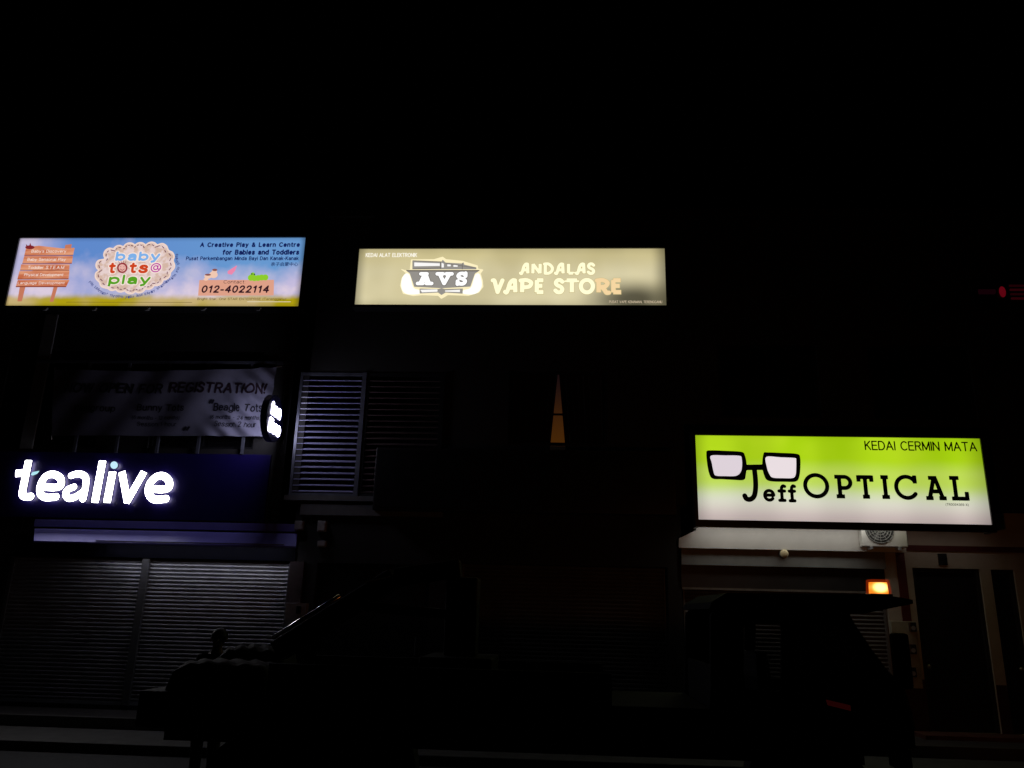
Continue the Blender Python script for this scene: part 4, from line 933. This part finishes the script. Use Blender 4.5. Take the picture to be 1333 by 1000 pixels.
# ------------------------------------------------------------------ crane lorry, side on, nose to the right
LY = -6.4; FY = -4.9                                   # near and far side
lo = thing('crane_lorry', 'black crane lorry parked side on with a lit amber beacon on its cab roof', 'lorry', (at(700, 900, LY).x, -5.65, -.28))
Qn = lambda pts: P2(pts, LY, 0, 0, 1)
cabout = [(925, 900), (925, 800), (940, 786), (1100, 786), (1112, 812), (1135, 846), (1156, 874), (1176, 892), (1188, 930), (1192, 975), (920, 975)]
win1 = [(968, 812), (1018, 812), (1018, 900), (968, 900)]; win2 = [(1034, 812), (1096, 812), (1134, 874), (1130, 900), (1034, 900)]; win0 = [(936, 812), (944, 812), (944, 890), (936, 890)]
cb = Shape().poly(Qn(cabout)).cut(Qn(win1)).cut(Qn(win2))
V_, F_ = cb.mesh(.03)
cb.solid(LY, LY+.05, .03).build('cab_side', M_lorry, lo); cb.solid(FY-.05, FY, .03).build('cab_side', M_lorry, lo)
co = Qn(cabout)
for wn in (win1, win2):
    Shape().poly(Qn(wn)).solid(LY+.02, LY+.026, .04).build('side_window', M_glass if wn is win1 else M_tint, lo); Shape().poly(Qn(wn)).solid(FY-.03, FY-.024, .04).build('side_window', M_glass, lo)
rf = at(925, 787, LY).z
r0_, r1_, rtip = at(922, 780, LY).x, at(1110, 780, LY).x, at(1186, 784, LY).x
rtop = at(1040, 776, LY).z
G().prism_y([(r0_, rf-.04), (at(1120, 790, LY).x, rf-.05), (rtip, at(1186, 786, LY).z), (rtip, at(1186, 781, LY).z), (at(1150, 776, LY).x, at(1150, 774.5, LY).z), (at(945, 771, LY).x, at(945, 772, LY).z), (r0_+.02, rf+.02)], LY-.04, FY+.04).build('cab_roof', M_lorry, lo)
a_, b_ = co[4], co[7]
G().add([(co[3][0], LY+.06, co[3][1]), (co[3][0], FY-.06, co[3][1]), (co[6][0], FY-.06, co[6][1]), (co[6][0], LY+.06, co[6][1])], [(0, 1, 2, 3)]).build('windscreen', M_glass, lo)
G().prism_y([co[6], co[7], co[8], co[9], (co[9][0]-.15, co[9][1]), (co[8][0]-.25, co[8][1]), (co[6][0]-.1, co[6][1]-.1)], LY+.052, FY-.052).build('cab_front', M_lorry, lo)
G().box(co[1][0], co[1][0]+.05, LY+.052, FY-.052, co[10][1], at(925, 868, LY).z).build('cab_rear', M_lorry, lo)
G().box(co[10][0]+.05, co[9][0]-.2, LY+.06, FY-.06, co[10][1], co[10][1]+.12).build('cab_floor', M_black, lo)
sx = at(1040, 900, LY).x
G().prism_y([(sx-.3, .55), (sx+.25, .55), (sx+.25, .75), (sx-.12, .8), (sx-.2, 1.45), (sx-.32, 1.45)], LY+.2, LY+.75).build('seat', M_rubber, lo, bevel=.04)
stx = at(1108, 890, LY).x
G().tube([(stx+.12+.16*math.cos(R(a))*.5, LY+.5+.18*math.sin(R(a)), 1.12+.16*math.cos(R(a))) for a in range(0, 361, 20)], .014, 6).build('steering_wheel', M_rubber, lo)
hx = at(955, 820, LY-.03)
G().tube([at(955, 793, LY-.05), at(955.5, 830, LY-.05), at(956, 858, LY-.05)], .014, 8).build('grab_handle', M_chrome, lo)
hd = at(1120, 903, LY-.02); G().box(hd.x-.09, hd.x+.06, LY-.03, LY-.003, hd.z-.012, hd.z+.012).build('door_handle', M_chrome, lo, bevel=.004)
tl = at(1090, 917, LY-.02); G().prism_y([(tl.x-.09, tl.z+.035), (tl.x+.11, tl.z-.005), (tl.x+.11, tl.z-.05), (tl.x-.08, tl.z-.01)], LY-.025, LY-.003).build('side_reflector', M_reflector_glint, lo)  # cab side reflector, its glint comes from the emissive colour
bg = at(1145, 941, LY-.02); G().box(bg.x-.05, bg.x+.05, LY-.02, LY-.003, bg.z-.012, bg.z+.012).build('badge', M_chrome, lo)
mr = at(1172, 860, LY-.12)
mo = G().box(mr.x-.06, mr.x+.07, LY-.2, LY-.06, mr.z-.23, mr.z+.23).build('wing_mirror', M_rubber, lo, bevel=.03)
G().tube([(mr.x, LY-.1, mr.z-.2), (mr.x+.03, LY+.03, mr.z-.42)], .015, 6).build('mirror_arm', M_black, mo)
G().tube([at(1176, 900, LY-.01), at(1184, 925, LY-.01), at(1190, 950, LY-.01)], .012, 6).build('chrome_trim', M_chrome, lo)
# beacon
bc0 = at(1144, 773, LY+.3); bw = .08
bk = G().box(bc0.x-bw-.02, bc0.x+bw+.02, LY+.22, LY+.38, bc0.z-.06, bc0.z-.001).build('beacon', M_black, lo, bevel=.008)
bt0 = at(1145, 758, LY+.25)
m, n, e, u, v, ob = face_mat('beacon_lens'); m.cycles.emission_sampling = 'FRONT'
du = n.m('ABSOLUTE', n.m('SUBTRACT', u, .56)); dv = n.m('ABSOLUTE', n.m('SUBTRACT', v, .55))
dd = n.m('SQRT', n.m('ADD', n.m('MULTIPLY', du, du), n.m('MULTIPLY', dv, dv)))
n.put(n.mix(n.ramp(dd, .22, .62), (1, .5, .16), (1, .27, .02)), e.inputs[0]); n.put(n.ramp(dd, .2, .66, 5, 1.5), e.inputs[1])
G().prism_y([(bc0.x-bw, bc0.z), (bc0.x+bw, bc0.z), (bc0.x+bw*.92, bt0.z), (bc0.x-bw*.92, bt0.z)], LY+.27, LY+.33).build('beacon_lens', m, bk, uvbox=(bc0.x-bw, bc0.x+bw, bc0.z, bt0.z))
mc_ = bpy.data.materials.new('amber_bloom'); mc_.use_nodes = True; nq = N(mc_); mc_.node_tree.nodes.clear()  # see-through shell, dim red emission imitates bloom around the beacon
t_ = nq.new('ShaderNodeBsdfTransparent'); e_ = nq.new('ShaderNodeEmission'); e_.inputs[0].default_value = (1, .07, 0, 1); e_.inputs[1].default_value = .3
mx_ = nq.new('ShaderNodeMixShader'); mx_.inputs[0].default_value = .3; o_ = nq.new('ShaderNodeOutputMaterial')
mc_.node_tree.links.new(t_.outputs[0], mx_.inputs[1]); mc_.node_tree.links.new(e_.outputs[0], mx_.inputs[2]); mc_.node_tree.links.new(mx_.outputs[0], o_.inputs[0]); mc_.cycles.emission_sampling = 'NONE'
G().prism_y([(bc0.x-bw-.018, bc0.z), (bc0.x+bw+.018, bc0.z), (bc0.x+bw*.92+.012, bt0.z+.025), (bc0.x-bw*.92-.012, bt0.z+.025)], LY+.235, LY+.365).build('beacon_bloom_shell', mc_, bk, bevel=.01)
ld = bpy.data.lights.new('beacon_bulb', 'POINT'); ld.energy = 24; ld.color = (1, .29, .06); ld.shadow_soft_size = .04
lb_ = bpy.data.objects.new('beacon_bulb', ld); col.objects.link(lb_); lb_.location = (bc0.x, LY+.42, bc0.z+.06); lb_.location -= org(bk); lb_.parent = bk

# chassis, bed, cargo
xb0, xb1 = at(178, 925, LY).x, at(930, 925, LY).x
zb0, zb1 = at(178, 950, LY).z, at(178, 899, LY).z
G().box(xb0, xb1-.03, LY, FY, zb0+.02, zb1).build('flatbed', M_lorry, lo, bevel=.01)
G().box(xb0+.1, co[9][0]-.3, LY+.4, LY+.55, zb0-.14, zb0+.017).build('chassis_rail', M_black, lo); G().box(xb0+.1, co[9][0]-.3, FY-.55, FY-.4, zb0-.14, zb0+.017).build('chassis_rail', M_black, lo)
tx0, tx1, tz = at(213, 880, LY).x, at(346, 880, LY).x, at(280, 862, LY+.1).z
def tarp(xa, xb, za, zb, ya, yb):
    g = G(); nx, ny = 26, 12; vs = []
    for j in range(ny+1):
        for i in range(nx+1):
            a, b = i/nx*2-1, j/ny*2-1; e_ = (1-abs(a)**5)*(1-abs(b)**6)
            h = (zb-za)*(max(e_, 0)**.3)*(1+.05*math.sin(i*1.3+j)+.04*math.sin(i*.5-j*1.7))
            vs.append((xa+(xb-xa)*i/nx, ya+(yb-ya)*j/ny, za+h))
    return g.add(vs, [(j*(nx+1)+i, j*(nx+1)+i+1, (j+1)*(nx+1)+i+1, (j+1)*(nx+1)+i) for j in range(ny) for i in range(nx)])
tarp(tx0, tx1, zb1+.002, tz, LY+.06, LY+.6).build('load_tarpaulin', M_rubber, lo, smooth=True)
p_ = at(336, 846, FY-.3); tarp(p_.x-.35, at(372, 846, FY-.3).x+.1, zb1+.002, at(350, 842, FY-.3).z, FY-.65, FY-.06).build('load_sack', M_rubber, lo, smooth=True)
G().box(tx1+.02, xb1-.9, LY, LY+.05, zb1+.002, at(500, 868, LY).z).build('side_board', M_lorry, lo); G().box(tx1+.02, xb1-.9, FY-.05, FY, zb1+.002, at(500, 868, LY).z).build('side_board', M_lorry, lo)
def wheel(x, y0, y1, r=.46):
    t = G().disc_y(x, -.28+r, r, y0, y1, 40).build('wheel', M_rubber, lo, bevel=.03)
    G().disc_y(x, -.28+r, r*.55, y0-.012, y0-.001, 32).build('rim', M_black, t)
for x in (at(330, 960, LY).x, at(420, 960, LY).x+.2, at(1080, 960, LY).x):
    wheel(x, LY+.04, LY+.3); wheel(x, FY-.3, FY-.04)
G().box(at(1192, 960, LY).x-.1, at(1192, 960, LY).x+.06, LY+.02, FY-.02, .12, .32).build('bumper', M_black, lo, bevel=.02)
hl_ = at(1183, 935, LY); G().box(co[9][0]-.1, co[9][0]+.015, LY+.12, LY+.38, .5, .68).build('headlight', mat('lamp_glass', (.3, .3, .3), .1), lo, bevel=.02)
# crane behind the cab
CYc = -5.65; kx = at(600, 850, CYc).x
G().box(kx-.35, kx+.35, CYc-.45, CYc+.45, zb1+.002, zb1+.35).build('crane_base', M_lorry, lo, bevel=.02)
G().box(kx-.16, kx+.16, CYc-.16, CYc+.16, zb1+.352, at(600, 752, CYc).z).build('crane_column', M_lorry, lo, bevel=.02)
q0, q1 = at(362, 848, CYc), at(515, 752, CYc)
bm_ = G().bar(q0, q1, .24, .2).build('crane_boom', M_lorry, lo, bevel=.012)
nrm = Vector((-(q1-q0).normalized().z, 0, (q1-q0).normalized().x))*.112
mat('worn_steel', (.6, .6, .57), .25, metal=.8)
G().tube([q0+nrm*1.12+(q1-q0)*.04+Vector((0, -.13, 0)), q0+nrm*1.12+(q1-q0)*.6+Vector((0, -.13, 0))], .022, 12).build('boom_highlight_tube', M_chrome, bm_, smooth=True)  # chrome tube added to catch a thin highlight along the boom edge
G().bar(q1, at(600, 740, CYc), .2, .18).build('crane_arm', M_lorry, lo, bevel=.012)
G().tube([at(478, 790, CYc-.15), at(585, 800, CYc-.15)], .05, 10).build('hydraulic_cylinder', M_black, lo)
G().tube([at(475, 757.5, CYc-.13), at(508, 750.5, CYc-.13)], .012, 6).build('hydraulic_pipe', MATS['worn_steel'], lo)
G().tube([q0+Vector((0, 0, -.1)), q0+Vector((0, 0, -.28))], .012, 6).build('hook_cable', M_black, lo)

# ------------------------------------------------------------------ person standing behind the lorry bed
hp = at(284, 833, -4.3); gz = -.28
man = thing('person', 'person in dark clothes standing behind the lorry bed near its loaded end', 'person', (hp.x, -4.3, gz))
def skin_body(name, joints, edges, m, parent, sub=2):
    me = bpy.data.meshes.new(name); o3 = org(parent)
    me.from_pydata([Vector(j[:3])-o3 for j in joints], edges, []); me.update()
    o = bpy.data.objects.new(name, me); col.objects.link(o)
    o.modifiers.new('skin', 'SKIN'); s = o.modifiers.new('sub', 'SUBSURF'); s.levels = sub; s.render_levels = sub
    if not me.skin_vertices: pass
    for i, j in enumerate(joints):
        sv = me.skin_vertices[0].data[i]; sv.radius = (j[3], j[4] if len(j) > 4 else j[3]); sv.use_root = (i == 0)
    bpy.context.view_layer.update()
    ev = bpy.data.meshes.new_from_object(o.evaluated_get(bpy.context.evaluated_depsgraph_get())); bpy.data.objects.remove(o)
    ev.name = name; ev.materials.clear(); ev.materials.append(m)
    for p_ in ev.polygons: p_.use_smooth = True
    r = bpy.data.objects.new(name, ev); col.objects.link(r); r.parent = parent; ORG[r.name] = o3.copy(); return r
X0, Y0 = hp.x, -4.3; H = hp.z-gz+.11                   # top of head
def J(dx, dy, h, *r): return (X0+dx, Y0+dy, gz+h*H/1.68) + r
js = [J(0, 0, .92, .14, .1), J(0, 0, 1.15, .125, .095), J(0, 0, 1.33, .15, .1), J(0, 0, 1.42, .07, .06), J(.005, -.01, 1.49, .05, .05), J(.015, -.02, 1.57, .075, .088), J(.01, -.01, 1.63, .06, .07),
      J(-.18, 0, 1.37, .055), J(-.24, -.02, 1.1, .042), J(-.22, -.14, .9, .03), J(-.215, -.19, .85, .026, .038),
      J(.18, 0, 1.37, .055), J(.25, -.02, 1.1, .042), J(.24, -.14, .9, .03), J(.235, -.19, .85, .026, .038),
      J(-.09, 0, .85, .085), J(-.1, -.01, .48, .058), J(-.1, .02, .09, .04), J(-.11, -.13, .03, .035, .03),
      J(.09, 0, .85, .085), J(.1, -.01, .48, .058), J(.1, .02, .09, .04), J(.11, -.13, .03, .035, .03)]
ed = [(0, 1), (1, 2), (2, 3), (3, 4), (4, 5), (5, 6), (2, 7), (7, 8), (8, 9), (9, 10), (2, 11), (11, 12), (12, 13), (13, 14), (0, 15), (15, 16), (16, 17), (17, 18), (0, 19), (19, 20), (20, 21), (21, 22)]
for hb, sgn in ((10, -1), (14, 1)):
    bx_, by_, bz_ = js[hb][:3]
    for k in range(4):
        i = len(js); ox = (k-1.5)*.017
        js.append((bx_+ox, by_-.03, bz_-.012, .0095)); js.append((bx_+ox*1.1, by_-.055, bz_-.03, .0085)); js.append((bx_+ox*1.1, by_-.06, bz_-.055-.004*(k in (1, 2)), .0075))
        ed += [(hb, i), (i, i+1), (i+1, i+2)]
    i = len(js); js.append((bx_-sgn*.035, by_+.005, bz_-.01, .01)); js.append((bx_-sgn*.045, by_-.02, bz_-.035, .009)); ed += [(hb, i), (i, i+1)]
M_skin = mat('skin', (.28, .15, .09), .5, noise=.08)
skin_body('body', js, ed, M_skin, man)
hz = gz+1.575*H/1.68; hk = H/1.68
G().ball((X0+.012, Y0+.005, hz+.035*hk), .098*hk, 14, (.92, 1.02, 1.0)).build('hair', mat('black_hair', (.008, .007, .006), .5), man, smooth=True)
fg = G().ball((X0-.032, Y0-.098, hz), .012, 8).ball((X0+.045, Y0-.1, hz), .012, 8); fg.build('eyes', M_white, man, smooth=True)
G().ball((X0+.008, Y0-.115, hz-.03), .016, 8, (.8, 1.2, 1.3)).build('nose', M_skin, man, smooth=True)
G().ball((X0+.008, Y0-.098, hz-.07), .022, 8, (1.2, .5, .35)).build('mouth', mat('lips', (.2, .07, .06), .5), man, smooth=True)
G().ball((X0-.085, Y0-.01, hz), .025, 8, (.4, .8, 1.2)).ball((X0+.105, Y0-.01, hz), .025, 8, (.4, .8, 1.2)).build('ears', M_skin, man, smooth=True)
sj = [J(0, 0, .95, .155, .115), J(0, 0, 1.15, .14, .11), J(0, 0, 1.33, .165, .112), J(0, 0, 1.4, .085, .075), J(-.18, 0, 1.37, .07), J(-.225, -.01, 1.17, .06), J(.18, 0, 1.37, .07), J(.23, -.01, 1.17, .06)]
skin_body('shirt', sj, [(0, 1), (1, 2), (2, 3), (2, 4), (4, 5), (2, 6), (6, 7)], mat('dark_shirt', (.02, .02, .03), .8), man)
tj = [J(0, 0, .93, .15, .112), J(-.09, 0, .84, .098), J(-.1, -.01, .48, .075), J(-.1, .02, .12, .06), J(.09, 0, .84, .098), J(.1, -.01, .48, .075), J(.1, .02, .12, .06)]
skin_body('trousers', tj, [(0, 1), (1, 2), (2, 3), (0, 4), (4, 5), (5, 6)], mat('dark_trousers', (.02, .02, .022), .8), man)
